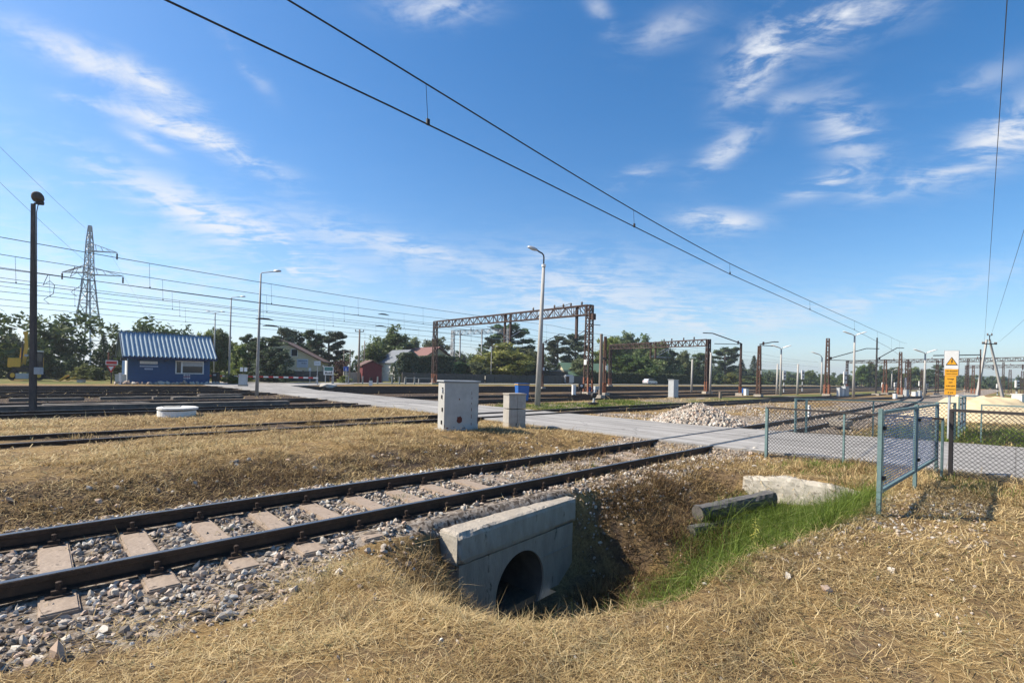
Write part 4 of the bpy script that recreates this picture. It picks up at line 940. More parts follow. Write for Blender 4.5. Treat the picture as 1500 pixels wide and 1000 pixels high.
def gantry(label, pl, pr, zl, zr, m, drops, insul, depth=.9, orange=None, leg=.55, rise=0):
    pl, pr = np.array(pl), np.array(pr); d = pr-pl; L_ = float(np.hypot(d[0], d[1]))
    t = thing('catenary_gantry', label, 'gantry', (pl[0], pl[1], 0), math.atan2(d[1], d[0]), 'catenary gantries over the yard')
    A, B = MB(), MB(); lattice((A, B), (0, 0, zl-depth/2), (L_, 0, zr-depth/2), .6, depth, .11, int(L_/1.0), lac=.06)
    bm_ = A.build('beam', m, t); B.build('beam_lacing', m, bm_)
    for x, z, o in ((0, zl, 0), (L_, zr, 1)):
        A, B = MB(), MB(); lattice((A, B), (x, 0, 0), (x, 0, z), leg, leg, .12, int(z/.8), w1=leg*.8, d1=leg*.8, lac=.06)
        lg_ = A.build('leg', m, t); B.build('leg_lacing', m, lg_)
        if orange:
            MB().box((x, 0, orange/2+.1), (leg+.14, leg+.14, orange)).build('painted_foot', M_orange, t) if False else None
            C_ = MB(); 
            for i in (-1, 1):
                for j in (-1, 1): C_.bar((x+i*leg/2, j*leg/2, .05), (x+i*leg*.485, j*leg*.485, orange), .14)
            C_.build('painted_foot', M_orange, t)
        MB().box((x, 0, -.05), (leg+.5, leg+.5, .4)).build('foundation', M_conc, t)
    for (tt, z0) in drops:
        x = tt*L_; zb = zl+(zr-zl)*tt
        MB().bar((x, 0, zb+.1), (x, 0, z0), .26, .2).build('drop_post', m, t)
        ct = MB(); sgn = -1 if int(tt*100) % 2 else 1
        ct.bar((x, 0, z0+.25), (x+.0, sgn*2.4, z0+1.6), .08); ct.bar((x, sgn*2.4, z0+1.6), (x, sgn*3.4, z0+1.62), .07); ct.bar((x, 0, z0+.3), (x, sgn*2.6, z0+.25), .06)
        c = ct.build('cantilever', M_greyl if int(tt*10) % 2 else M_rustd, t)
    for tt in insul:
        x = tt*L_; zb = zl+(zr-zl)*tt
        MB().lathe([(.05, 0), (.10, .05), (.06, .12), (.12, .18), (.06, .25), (.12, .31), (.05, .45)], 8, (x, 0, zb)).build('insulator', M_insul, t)
    return t, L_
PL = gp(636, 562, 0); PR = gp(861, 576, 0); ZL = zat(640, 471, PL[1]); ZR = zat(866, 447, PR[1])
def tpx(px):
    a = (px-750)/F; d = PR-PL; return float((a*PL[1]-PL[0])/(d[0]-a*d[1]))
gA, LA = gantry('large rust brown catenary gantry spanning the yard tracks behind the cabinets', PL, PR, ZL, ZR, M_rustd,
    [(tpx(738), zat(738, 502, 62)), (tpx(746), zat(746, 501, 61)), (tpx(843), zat(843, 497, 52))], [tpx(x) for x in (779, 810, 823, 834, 850)], .95, 1.6, .6)
MB().box((LA+.45, 0, ZR-1.2), (.5, .4, .6)).build('equipment_box', M_rustd, gA)
MB().box((LA-.02, -.42, 3.1), (.36, .03, .5)).build('number_plate', M_white, gA)
MB().tube([(tpx(810)*LA, 0, ZR+.3), (tpx(826)*LA, 0, ZR+.35), (tpx(834)*LA, 0, ZR+.5)], .03, 6).build('feeder_cable', M_wire, gA)
PL2 = at(662, 558, 104); PR2 = at(742, 558, 118); PL2[2] = PR2[2] = 0
gantry('distant silver lattice gantry left of the big chestnut tree', PL2, PR2, zat(664, 484, 104), zat(742, 481, 118), M_silver, [(.12, zat(671, 523, 106)), (.50, zat(703, 520, 110))], [.3, .7], 1.0, None, .6)
PL3 = gp(958, 575, 0); PR3 = gp(1036, 578, 0); PL3 = at(893, 575, 96); PL3[2] = 0; PR3 = at(1036, 575, 62); PR3[2] = 0
gantry('smaller rusty gantry in front of the pines, right of the big gantry', PL3, PR3, zat(893, 505, 96), zat(1036, 497, 62), M_rustd, [(.52, zat(951, 526, 80)), (.57, zat(957, 526, 79))], [.65, .72, .82, .9], .8, 1.4, .45)
q0 = at(1240, 577, 150); q1 = at(1560, 577, 95); q0[2] = q1[2] = 0
gantry('far rusty gantry stretching across the right background', q0, q1, zat(1300, 527, 140), zat(1500, 525, 105), M_rustd, [(.2, 6.2), (.38, 6.), (.55, 6.2), (.72, 6)], [.3, .5, .7], .8, 1.3, .5)
q0 = at(1415, 577, 175); q1 = at(1600, 577, 140); q0[2] = q1[2] = 0
gantry('farthest rusty gantry behind the twin-legged power pole', q0, q1, zat(1415, 535, 175), zat(1500, 535, 160), M_rustd, [(.25, 7), (.5, 7)], [.4, .6], .9, 1.3, .6)
def mast(label, px, py, pt, m=M_rust, w=.42, Y=None, arm=None, orange=0, plate=False, twin=False):
    p = gp(px, py, 0) if Y is None else at(px, py, Y); p[2] = -.05; h = zat(px, pt, p[1])
    t = thing('catenary_mast', label, 'catenary mast', p, rad(44), 'catenary masts of the yard'); w *= .85
    if twin:
        for i in (-1, 1): MB().bar((i*w/2, 0, 0), (i*w*.3, 0, h), .16, .14, .13, .12).build('upright', m, t)
        b = MB()
        for k in range(1, int(h/1.1)): z = k*1.1; b.bar((-w*.45, 0, z), (w*.45, 0, z), .06)
        b.build('batten_plates', m, t)
    else:
        A, B = MB(), MB(); lattice((A, B), (0, 0, 0), (0, 0, h), w, w, .10, max(6, int(h/.6)), w1=w*.55, d1=w*.55, lac=.05); A.build('uprights', m, t); B.build('lacing', m, t)
    if orange: 
        b = MB()
        for i in (-1, 1):
            for j in (-1, 1): b.bar((i*w/2, j*w/2 if not twin else 0, .1), (i*w*.48, j*w*.48 if not twin else 0, orange), .18)
        b.build('painted_foot', M_orange, t)
    MB().box((0, 0, 0), (w+.4, w+.4, .5)).build('foundation', M_conc, t, bevel=.02)
    if plate: MB().box((0, -w/2-.06, 2.6), (.3, .03, .4), ).build('number_plate', M_white, t)
    if arm:
        L_, z0, z1, rzz = arm; b = MB(); c, s_ = math.cos(rzz), math.sin(rzz)
        b.bar((0, 0, z0), (c*L_*.75, s_*L_*.75, z1), .09); b.bar((c*L_*.75, s_*L_*.75, z1), (c*L_, s_*L_, z1), .09); b.bar((0, 0, z0-.1), (c*L_*.7, s_*L_*.7, z0-.15), .07); b.build('cantilever', M_dark, t)
        MB().lathe([(.06, 0), (.13, .08), (.08, .16), (.13, .24), (.06, .34)], 8, (c*.4, s_*.4, z0-.05)).build('insulator', M_insul, t)
    MB().box((.25, 0, h*.62), (.7, .1, .14)).build('bracket', M_dark, t)
    return t
mast('rusty lattice mast with orange foot right of the big gantry leg', 885, 578, 492, M_rust, .4, orange=1.2, plate=True, twin=True)
mast('old wooden-looking brown mast directly right of the big gantry', 879, 582, 488, M_wood, .22, twin=True)
mast('thin rusty mast just right of the concrete lamp pole', 794, 572, 502, M_rust, .34, plate=True, Y=64, twin=True, arm=(3, 6.0, 7.2, rad(-30)))
mast('dark twin mast with an arm pointing left, before the pines', 1084, 578, 502, M_rustd, .45, arm=(5, 5.9, 6.9, rad(150)), twin=True, orange=1.0)
mast('rusty lattice mast with small arms between the pines and the lamp', 1111, 580, 506, M_rust, .42, plate=True, arm=(2, 5.6, 5.9, rad(-45)))
mast('thick rusty lattice mast with orange foot and long arm to the right', 1211, 579, 495, M_rust, .55, arm=(6, 4.6, 6.0, rad(-50)), orange=1.4)
mast('dark twin mast carrying a raised arm over the nearest track', 1283, 578, 494, M_dark, .6, arm=(3.9, 5.2, 6.9, rad(-44)), twin=True)
for (px, py, pt, lb, w, o) in [(1296, 576, 526, 'short rusty lattice mast with bright orange foot', .6, 1.6), (1318, 579, 515, 'rusty lattice mast with pale orange foot left of the far lamp', .5, 1.2), (1327, 575, 528, 'left one of two close brown masts behind the far lamp', .5, 0),
        (1332, 575, 529, 'right one of two close brown masts behind the far lamp', .5, 0), (1372, 576, 527, 'brown lattice mast left of the warning sign', .5, 0), (1417, 576, 526, 'dark mast right of the warning sign under the far gantry', .5, 0), (1425, 577, 535, 'short rusty mast with orange foot right of the warning sign', .5, 1.2), (1479, 577, 541, 'short rusty mast inside the twin-legged pole\'s right leg', .6, 0), (1497, 577, 543, 'rusty mast at the right picture edge', .6, 0), (1350, 575, 540, 'faint brown mast behind the far two-armed lamp', .5, 0), (1469, 576, 530, 'brown mast hanging a lamp near the right edge', .5, 0)]:
    mast(lb, px, py, pt, M_rust if o else M_rustd, w, Y=min(gp(px, py+1, 0)[1], 110), orange=o)
mast('dark twin pole with a long horizontal arm above the warning sign', 1435, 580, 511, M_rustd, .5, twin=True, Y=62)
b = MB(); q = at(1435, 519, 62); q2 = at(1366, 520, 60)
o = b.bar(q-q, q2-q, .12).build('cantilever_arm', M_dark); o.parent = [x for x in COL.objects if x.get('label') == 'dark twin pole with a long horizontal arm above the warning sign'][0]
_r = Matrix.Rotation(-rad(44), 4, 'Z'); o.rotation_euler = (0, 0, -rad(44)); o.location = (0, 0, q[2])
# twin-legged concrete power pole
p0 = gp(1432, 578, 0); Y = 76.; a0 = at(1431, 580, Y); a1 = at(1476, 582, Y); ap = at(1450, 497, Y); w_ = (a1[0]-a0[0])
t = thing('power_pole', 'pale concrete power pole with two spread legs and crossarms', 'power pole', (a0[0], Y, 0), rad(8))
hh = ap[2]; xa = ap[0]-a0[0]
MB().bar((0, 0, -.3), (xa-.25, 0, hh), .34, .3, .2, .2).build('leg', M_polec, t); MB().bar((w_, 0, -.3), (xa+.25, 0, hh), .34, .3, .2, .2).build('leg', M_polec, t)
zc = zat(1450, 503.5, Y); MB().box((xa, -.2, zc), (2.6, .12, .14)).build('crossarm', M_dark, t); zt_ = zat(1450, 491, Y)
MB().box((xa, -.2, zt_), (.8, .1, .1)).build('top_arm', M_dark, t); MB().bar((xa, -.2, hh-.2), (xa, -.2, zt_), .09).build('top_pin', M_dark, t)
for x, z in ((-1.25, zc), (-.95, zc), (1.25, zc), (.95, zc), (-.38, zt_), (.38, zt_)):
    MB().lathe([(.05, 0), (.11, .06), (.07, .13), (.11, .2), (.05, .32)], 8, (xa+x, -.2, z)).build('insulator', M_insul, t)
def wire(label, pts, r, m=M_wire, name='power_line', cat='power line', group=None):
    o = MB().tube([Vector(p) for p in pts], r, 5, False).build(name, m); return tag(o, label, cat, group)
def span(a, b, sag, n=14):
    a, b = Vector(a), Vector(b); return [a.lerp(b, i/n)-Vector((0, 0, sag*4*(i/n)*(1-i/n))) for i in range(n+1)]
wire('thin line rising from the twin-legged pole\'s left arm to the top of the picture', span(at(1442, 500, Y), at(1480, -70, 11), .2), .012, M_wire2)
wire('thin line rising from the twin-legged pole\'s top', span(at(1452, 490, Y), at(1530, 240, 20), .1), .012, M_wire2)
wire('thin line rising from the twin-legged pole\'s right arm', span(at(1464, 500, Y), at(1530, 440, 40), .1), .012, M_wire2)

# ------------------------------------------------------------------ pylon
Y = 90.; pp = at(127, 548, Y); pp[2] = 0; px2m = Y/F
t = thing('lattice_pylon', 'tall grey lattice pylon with three arms behind the trees at left', 'pylon', pp, rad(6))
prof = [(0, 2.2), (4, 1.8), (8.5, 1.32), (13, .9), (17.2, .6), (19.2, .5), (22.5, .42), (24.2, .36), (27.2, .16)]
A, B = MB(), MB()
for (z0, w0), (z1, w1) in zip(prof[:-1], prof[1:]): lattice((A, B), (0, 0, z0), (0, 0, z1), w0*2, w0*2, .19 if z0 < 15 else .13, 2 if z1-z0 > 3 else 2, w1*2, w1*2, .09)
lg_ = A.build('legs', M_silver, t); B.build('bracing', M_silver, lg_)
def parm(x1, z):
    b = MB(); sg_ = 1 if x1 > 0 else -1
    for y in (-.4, .4): b.bar((0, y, z), (x1, 0, z-.1), .13); b.bar((0, y, z+1.5), (x1, 0, z-.1), .11)
    for k in (1, 2, 3): x = x1*k/4; b.bar((x, 0, z), (x*.82, 0, z+1.5*(1-k/4)*1.0), .07)
    o = b.build('arm', M_silver, t)
    MB().lathe([(.06, -1.3), (.16, -1.2), (.1, -1.), (.16, -.8), (.1, -.6), (.16, -.4), (.05, -.1)], 8, (x1, 0, z-.1)).build('insulator_string', M_insul, t)
parm(4.7, 22.6); parm(-4.5, 18.6); parm(5.8, 18.3)
wire('thin line from the pylon top leaving the picture at the upper left', span(at(125, 334, Y), at(-120, 95, 42), .3), .02, M_wire2)
wire('thin line from the pylon arm leaving the picture below the upper one', span(at(124, 382, Y), at(-120, 150, 42), .3), .02, M_wire2)
wire('faint line sagging from the pylon arm to the right behind the hut', span(at(162, 372, Y), at(235, 490, 130), .3), .012, M_wire2)

# ------------------------------------------------------------------ overhead lines
def overhead(label, pts_c, pts_m, drop_s, r, zc_, fm, fD, s0, s1, step=2.):
    t = thing('overhead_line', label, 'overhead line', (0, 0, 0), ANG, 'overhead contact lines')
    sv = np.arange(s0, s1+.1, step)
    MB().tube([(s, fD(s), zc_(s)) for s in sv], r, 6, False).build('contact_wire', M_wire, t)
    MB().tube([(s, fD(s), fm(s)) for s in sv], r, 6, False).build('messenger_wire', M_wire, t)
    for s in drop_s:
        MB().tube([(s, fD(s), zc_(s)), (s-.05, fD(s), fm(s))], r*.42, 4, False).build('dropper', M_wire, t)
        MB().box((s, fD(s), zc_(s)+.03), (.05, .03, .09)).build('clamp', M_wire, t)
Ds_ = np.array([(-14, 5.85), (0, 6.0), (4.1, 6.14), (10.4, 6.55), (17.4, 7.0), (28, 7.35), (40, 7.8), (60, 8.9), (87, 11.), (160, 13)])
fD1 = lambda s: float(np.interp(s, Ds_[:, 0], Ds_[:, 1]))
overhead('bold pair of wires with droppers running overhead above the nearest track', 0, 0, (4.12, 10.4, 17.2, 28, 40, 52, 64, 76), .0115, lambda s: 5.36-.0022*s, lambda s: 5.68+(.0021 if s < 15 else .00032)*(s-15)**2, fD1, -16, 90, 1.5)
OL = ['highest', 'second highest', 'middle', 'second lowest', 'lowest']
for i, D in enumerate((37.2, 41.9, 46.6, 51.3, 56.)):
    f = (lambda D: (lambda s: D-8.0*float(np.clip((45-s)/48., 0, 1.3))))(D)
    overhead('%s pair of thin yard wires crossing the sky above the blue hut' % OL[i], 0, 0, [-2+6.1*k+i*1.3 for k in range(8)]+[52+9*k for k in range(6)], .016, (lambda s: 5.6), (lambda s: 7.35-.55*math.sin(math.pi*((s+20) % 62)/62.)), f, -18, 150, 3.)
for (px, y0, y1, lb, Y) in [(70, 403, 445, 'looped jumper cable hanging from the yard wires right of the floodlight pole', 24), (110, 390, 434, 'looped jumper cable hanging beside the pylon', 25)]:
    P_ = [at(px+dx, y0+(y1-y0)*q, Y) for dx, q in ((0, 0), (-7, .35), (3, .2), (10, .35), (8, .65), (-6, .85), (2, 1))]
    wire(lb, P_, .014, M_wire, 'jumper_cable', 'cable')
for (px, py, Y) in [(388, 468, 32), (397, 478, 35), (562, 461, 44), (558, 478, 47)]:
    o = MB().tube([(-.55, 0, 0), (-.2, .02, .05), (.2, 0, .05), (.55, 0, 0)], [.02, .06, .06, .02], 8).build('section_insulator', M_wire, loc=at(px, py, Y), rz=ANG)
    tag(o, {388: 'dark insulator bar in the wires above the house, upper of two', 397: 'dark insulator bar in the wires above the house, lower of two', 562: 'thin insulator bar in the wires left of the big gantry, upper one', 558: 'thin insulator bar in the wires left of the big gantry, lower one'}[px], 'insulator')
#@@PART5
# ------------------------------------------------------------------ blue hut
pf = at(187, 562, 47.5); pr_ = at(308, 560, 50.5); dx, dy = SU[0], SU[1]; HL = 6.9
hut = thing('gatekeeper_hut', 'small blue hut with a corrugated blue roof beside the tracks', 'hut', (pf[0], pf[1], -.05), math.atan2(dy, dx))
zw = zat(187, 520, 47.5)+.05; zr = zat(180, 487, 49.3)+.15; WD = 4.6
b = MB(); b.box((HL/2, WD/2, zw/2+.1), (HL, WD, zw+.2)); b.build('wall', M_hutblue, hut)
for x in (0.0, HL-.12): MB().prism([(0.02, zw+.18), (WD-.02, zw+.18), (WD/2, zr-.12)], x, x+.12, 'x').build('gable', M_hutdark, hut)
# corrugated roof slopes
def corr(y0, z0, y1, z1, x0, x1, pitch=.36):
    V = []; n = int((x1-x0)/pitch)
    xs = []
    for k in range(n+1):
        x = x0+(x1-x0)*k/n; w = (x1-x0)/n
        xs += [(x, 0), (x+w*.38, 0), (x+w*.5, .10), (x+w*.72, .10), (x+w*.84, 0)]
    xs = [q for q in xs if q[0] <= x1]
    for (x, h) in xs: V += [(x, y0, z0+h), (x, y1, z1+h)]
    return MB().add(V, [(2*i, 2*i+1, 2*i+3, 2*i+2) for i in range(len(xs)-1)])
ze = zw-.12
ro = corr(-.75, ze, WD/2, zr, -.55, HL+.55); ro.build('roof', M_hutroof, hut)
corr(WD+.75, ze, WD/2, zr, -.55, HL+.55).build('roof', M_hutroof, hut)
MB().bar((-.6, WD/2, zr+.07), (HL+.6, WD/2, zr+.07), .3, .04).build('ridge_cap', M_hutblue, hut)
MB().box((HL/2, -.70, ze-.12), (HL+1.0, .12, .2)).build('fascia', M_hutdark, hut); MB().box((HL/2, -.35, ze-.02), (HL+1.0, .75, .03)).build('soffit', M_hutdark, hut)
for x in (-.5, HL+.48): MB().prism([(-.75, ze-.15), (-.75, ze+.02), (WD/2, zr+.02), (WD+.75, ze+.02), (WD+.75, ze-.15), (WD/2, zr-.18)], x, x+.05, 'x').build('barge_board', M_hutdark, hut)
MB().box((-.4, -.6, ze-.28), (.5, .35, .26)).build('lamp_housing', M_dark, hut)
wx = HL*.735; wn = MB()
for (x, z, w, h) in [(0, .62, 2.5, .09), (0, -.62, 2.5, .09), (-1.2, 0, .09, 1.2), (1.2, 0, .09, 1.2), (-.7, 0, .14, 1.2)]: wn.box((wx+x, -.05, zw*.62+z), (w, .1, h))
wf = wn.build('window', M_white, hut); MB().box((wx, -.012, zw*.62), (2.35, .02, 1.2)).build('pane', M_glass, wf)
MB().box((wx+.25, -.025, zw*.62+.36), (1.8, .015, .46)).build('blind', M_greyl, wf)
for x in (.75, HL-.6, HL*.42): MB().bar((x, -.03, zw-.5), (x+.45, -.62, zw-.18), .07).build('roof_brace', M_hutdark, hut)
bd = MB().box((HL*.235, -.03, zw*.76), (1.42, .03, .26)).build('name_board', M_white, hut); zb = zw*.76
rr_ = random.Random(3)
def scrawl(par, x0, x1, z, h, m, y, n):
    b = MB().box(((x0+x1)/2, y+.0015, z), ((x1-x0), .002, h*.12))
    for k in range(n):
        x = x0+(x1-x0)*(k+.5)/n; w = (x1-x0)/n*.55
        b.box((x, y, z), (w*rr_.uniform(.5, 1), .004, h*rr_.uniform(.5, 1)))
    b.build('faint_lettering', m, par)
scrawl(bd, HL*.235-.62, HL*.235+.62, zb, .09, M_teal, -.048, 15)
bd2 = MB().box((HL*.238, -.03, zb-.36), (1.46, .03, .13)).build('small_board', M_screen, hut); scrawl(bd2, HL*.238-.66, HL*.238+.66, zb-.36, .05, M_hutblue, -.048, 20)
bd3 = MB().box((HL*.235, -.03, zb-.62), (.66, .03, .14)).build('small_board', M_screen, hut); scrawl(bd3, HL*.235-.28, HL*.235+.28, zb-.62, .06, M_hutblue, -.048, 6)
bx = HL*.70; scrawl(hut, bx-.3, bx+.32, .92, .22, M_white, -.02, 4); scrawl(hut, bx-.3, bx+.32, .64, .22, M_white, -.02, 4); MB().box((bx, -.022, .78), (.6, .004, .05)).build('painted_stripe', M_red, hut)
MB().box((-.03, 1.2, 1.25), (.06, 1.0, 2.1)).build('door', M_white, hut); MB().box((-.03, .35, 1.3), (.06, .6, 2.1)).build('side_window', M_greyl, hut)
MB().box((HL/2, .3, -.05), (HL+.9, 1.6, .35)).build('plinth', M_conc, hut)
for i in range(26):
    x = -1.1+i*(HL+2.2)/26+RNG.uniform(-.1, .1); V, Fc, T = stones(np.array([[0, 0, 0.]]), np.array([RNG.uniform(.36, .62)]), np.array([RNG.uniform(.55, 1)]))
    o = npmesh('edging_stone', V, tris=Fc, m=M_stone, tint=T); c, s_ = math.cos(hut.rotation_euler.z), math.sin(hut.rotation_euler.z); y = -1.25+RNG.uniform(-.15, .15)
    o.location = (pf[0]+c*x-s_*y, pf[1]+s_*x+c*y, .06); tag(o, 'rough pale stone in the row edging the plinth of the blue hut', 'stone', 'edging stones in front of the hut')
p = at(324, 560, 53); q = thing('waste_bin', 'black wheeled bin at the right corner of the blue hut', 'bin', (p[0]-.6, p[1], 0), .2)
MB().box((0, 0, .62), (.56, .62, 1.0), tx=1.15).build('body', M_black, q, bevel=.02); MB().box((0, 0, 1.16), (.68, .74, .08)).build('lid', M_dark, q); MB().box((0, -.345, .95), (.3, .01, .16)).build('label_plate', M_greyl, q)
for x in (-.25, .25): MB().tube([(x-.03, .3, .1), (x+.03, .3, .1)], .1, 10).build('wheel', M_tyre, q)
def post(label, px, py, pt, Y, m, w=.16, cat='post', name='marker_post'):
    p = at(px, py, Y); h = zat(px, pt, Y); t = thing(name, label, cat, (p[0], Y, 0), .3)
    MB().box((0, 0, h/2-.1), (w, w, h+.2)).build('shaft', m, t, bevel=.01); MB().box((0, 0, h+.0), (w*1.15, w*1.15, .05)).build('cap', m, t); return t
post('white concrete post left of the blue hut door', 176, 562, 546, 46, M_white, .18); 
p = at(163, 560, 46)
t = thing('road_sign', 'red and white sign above a give-way triangle left of the blue hut', 'sign', (p[0], 46, 0), .1)
MB().tube([(0, 0, 0), (0, 0, 2.6)], .06, 10).build('post', M_dark, t); z = zat(164, 531, 46)
sp_ = MB().box((.05, -.08, z), (1.05, .03, .42)).build('plate', M_white, t); MB().box((.05, -.10, z), (.92, .02, .28)).build('red_field', M_red, sp_)
MB().prism([(-.42, z-.26), (.42, z-.26), (0, z-.95)], -.07, -.05).build('triangle', M_red, t); MB().prism([(-.24, z-.36), (.24, z-.36), (0, z-.76)], -.085, -.072).build('triangle_field', M_white, t)
MB().tube([(-.35, .1, z+.2), (-.35, .1, z+.95)], .06, 8).build('striped_rod', M_orange, t)
for (px, py, pt, w, m, lb) in [(178, 560, 549, .9, M_greyl, 'grey switch cabinet left of the blue hut'), (356, 562, 549, .7, M_greyl, 'grey crossing control box by the barrier')]:
    p = at(px, py, 48); h = zat(px, pt, 48); t = thing('relay_cabinet', lb, 'cabinet', (p[0], 48, 0), .3)
    MB().box((0, 0, h/2), (w, .5, h), ).build('body', m, t, bevel=.01); MB().box((0, 0, h+.03), (w+.08, .58, .06)).build('lid', m, t); MB().box((0, 0, .05), (w+.1, .6, .2)).build('plinth', M_conc, t)
p = at(357, 548, 50); t = thing('notice_post', 'two small white plates on a thin post left of the barrier', 'sign', (p[0], 50, 0), .1); MB().tube([(0, 0, 0), (0, 0, 2.2)], .03, 8).build('post', M_dark, t)
for x in (-.2, .2): MB().box((x, -.04, zat(357, 541, 50)), (.3, .02, .42)).build('plate', M_white, t)

# ------------------------------------------------------------------ excavator
p = at(38, 555, 50); ex = thing('excavator', 'yellow wheeled excavator with folded boom behind the floodlight pole', 'excavator', (p[0], 50, 0), rad(40)); ex.scale = (.72, .8, 1)
k_ = 50/F
X = lambda px: (px-38)*k_
Z = lambda py: (556.5-py)*k_
MB().box((X(38), 0, Z(542)), (2.6, 1.5, .35)).build('chassis', M_dark, ex, bevel=.03)
for x in (X(20), X(58)):
    for y in (-.85, .85):
        w = MB().tube([(x, y-.18, .52), (x, y+.18, .52)], .52, 20).build('wheel', M_tyre, ex); MB().tube([(x, y-.2, .52), (x, y+.2, .52)], .24, 14).build('rim', M_yellow, w)
MB().box((X(34), -1.25, .42), (1.3, .12, .62)).build('stabiliser_blade', M_greyl, ex, bevel=.02); MB().box((X(34), -1.2, .12), (1.5, .3, .12)).build('blade_edge', M_yellow, ex)
MB().box((X(22), 0, Z(531)), (1.35, 2.0, .95), tx=.94).build('engine_cover', M_yellow, ex, bevel=.06)
MB().box((X(38), 0, Z(537)), (2.8, 1.9, .25)).build('slewing_deck', M_dark, ex, bevel=.02)
cabn = MB().box((X(56.5), -.3, Z(525)), (.95, 1.3, 1.55), tx=.9).build('cab', M_dark, ex, bevel=.04); MB().box((X(56.5), -.3, Z(513.6)), (.98, 1.35, .12)).build('cab_roof', M_white, ex, bevel=.03)
MB().box((X(57), -.965, Z(523)), (.7, .02, .85)).build('cab_window', M_glass, cabn)
MB().box((X(63.6), -.2, Z(530)), (.04, .5, 1.0)).build('cab_guard', M_yellow, ex)
bo = MB(); bo.bar((X(34), .1, Z(533)), (X(37.5), .1, Z(505)), .42, .5, .34, .4); bo.bar((X(37.5), .1, Z(506)), (X(36), .1, Z(488)), .36, .42, .3, .3); bo.build('boom', M_yellow, ex, bevel=.02)
MB().tube([(X(31), -.1, Z(530)), (X(32.5), -.1, Z(500))], .09, 8).build('hydraulic_ram', M_dark, ex); MB().bar((X(29), .1, Z(528)), (X(30), .1, Z(509)), .16, .2).build('dipper_stick', M_yellow, ex)
MB().box((X(38), -.1, Z(520)), (.4, .3, .25)).build('work_lamp', M_greyl, ex, bevel=.03); MB().box((X(36), .1, Z(487.5)), (.5, .4, .35)).build('boom_head', M_yellow, ex, bevel=.05)
p = at(97, 557, 50); t = thing('digger_bucket', 'yellow excavator attachment lying on the ground right of the excavator', 'bucket', (p[0], 50, 0), .2)
MB().bar((-.5, 0, .1), (.15, 0, .65), .35, .12).build('arm', M_yellow, t); MB().bar((0, .1, .1), (.8, .1, .45), .3, .1).build('blade', M_yellow, t); MB().bar((-1.9, 0, .4), (-.5, 0, .05), .08).build('hose', M_dark, t)
p = at(119, 558, 47); t = thing('concrete_block', 'small pale block with dark top lying left of the road sign', 'block', (p[0], 47, 0), .1); MB().box((0, 0, .14), (.55, .4, .28)).build('block', M_conc_l, t, bevel=.02); MB().box((0, 0, .30), (.56, .41, .05)).build('lid', M_rustd, t)
M_slab = mat('shade_darkened_slab_concrete', (.15, .13, .11), (.06, .053, .045), rough=.9, scale=3, bump=.4)  # darkened all over, the shade of the front faces is in the colour
for i, (s_, D, L_, lb) in enumerate([(.5, 31.9, 2.6, 'pale concrete slab left of the floodlight pole among the tracks'), (3.6, 32.3, 2.4, 'pale concrete slab right of the floodlight pole'), (5.3, 31.9, 1.6, 'short pale concrete slab among the left tracks'), (8.2, 34.0, 2.4, 'long pale concrete slab in front of the blue hut'), (7.0, 31.4, 3.5, 'dark concrete slab lying before the third track'), (2.0, 27.0, 3.5, 'grey concrete slab between the third and fourth tracks')]):
    x, y = S2W(s_, D); o = rough_grid_box('concrete_slab', (L_, .45, .16), M_slab, None, .2, .01, .04, i); o.location = (x, y, 0.02); o.rotation_euler = (0, 0, ANG+.02*i); tag(o, lb, 'slab')
# low cable trough beside the fourth track
o = rough_grid_box('cable_trough', (15, .5, .2), M_slab, None, .4, .012, .03, 6); x, y = S2W(2.0, 26.4); o.location = (x, y, -.02); o.rotation_euler = (0, 0, ANG); tag(o, 'long low concrete cable trough beside the third track on the left', 'cable trough')

# ------------------------------------------------------------------ houses, shed, walls
def house(label, loc, rz, L_, Wd, eave, ridge, mw, mr, ov=.45, wins=(), chim=None, cat='house', front=()):
    t = thing('house', label, cat, (loc[0], loc[1], -.1), rz)
    b = MB(); b.box((L_/2, 0, eave/2), (L_, Wd, eave)); b.build('wall', mw, t)
    for x in (0., L_-.2): MB().prism([(-Wd/2, eave), (Wd/2, eave), (0, ridge-.1)], x+(.003 if x == 0 else 0), x+.2, 'x').build('gable', mw, t)
    sl_ = (ridge-eave)/(Wd/2); ro_ = None
    for s_ in (-1, 1):
        r = MB(); ye = s_*(Wd/2+ov); ze_ = eave-sl_*ov; r.add([(-ov, ye, ze_), (L_+ov, ye, ze_), (L_+ov, 0, ridge), (-ov, 0, ridge), (-ov, ye, ze_+.18), (L_+ov, ye, ze_+.18), (L_+ov, 0, ridge+.18), (-ov, 0, ridge+.18)], [(0, 1, 2, 3), (4, 5, 6, 7), (0, 1, 5, 4), (1, 2, 6, 5), (2, 3, 7, 6), (3, 0, 4, 7)])
        ro_ = r.build('roof', mr, t)
    if chim: MB().box((chim[0], chim[1], ridge+.3), (.6, .6, 1.4)).build('chimney', M_roofb, ro_)
    for (fx, y, z, w, h) in front:
        f = MB().box((-.03, y, z), (.06, w+.16, h+.16)).build('window', M_white, t); MB().box((-.07, y, z), (.03, w, h)).build('pane', M_glass, f)
    for (x, z, w, h) in wins:
        f = MB().box((x, -Wd/2-.03, z), (w+.16, .06, h+.16)).build('window', M_white, t); MB().box((x, -Wd/2-.07, z), (w, .03, h)).build('pane', M_glass, f)
    return t
def DY(px, D): return D/(.717-.697*(px-750)/F)
Yh = 80.; pa = at(411, 560, Yh); za = zat(411, 499, Yh)+.1; ze_ = zat(460, 528, Yh)+.1
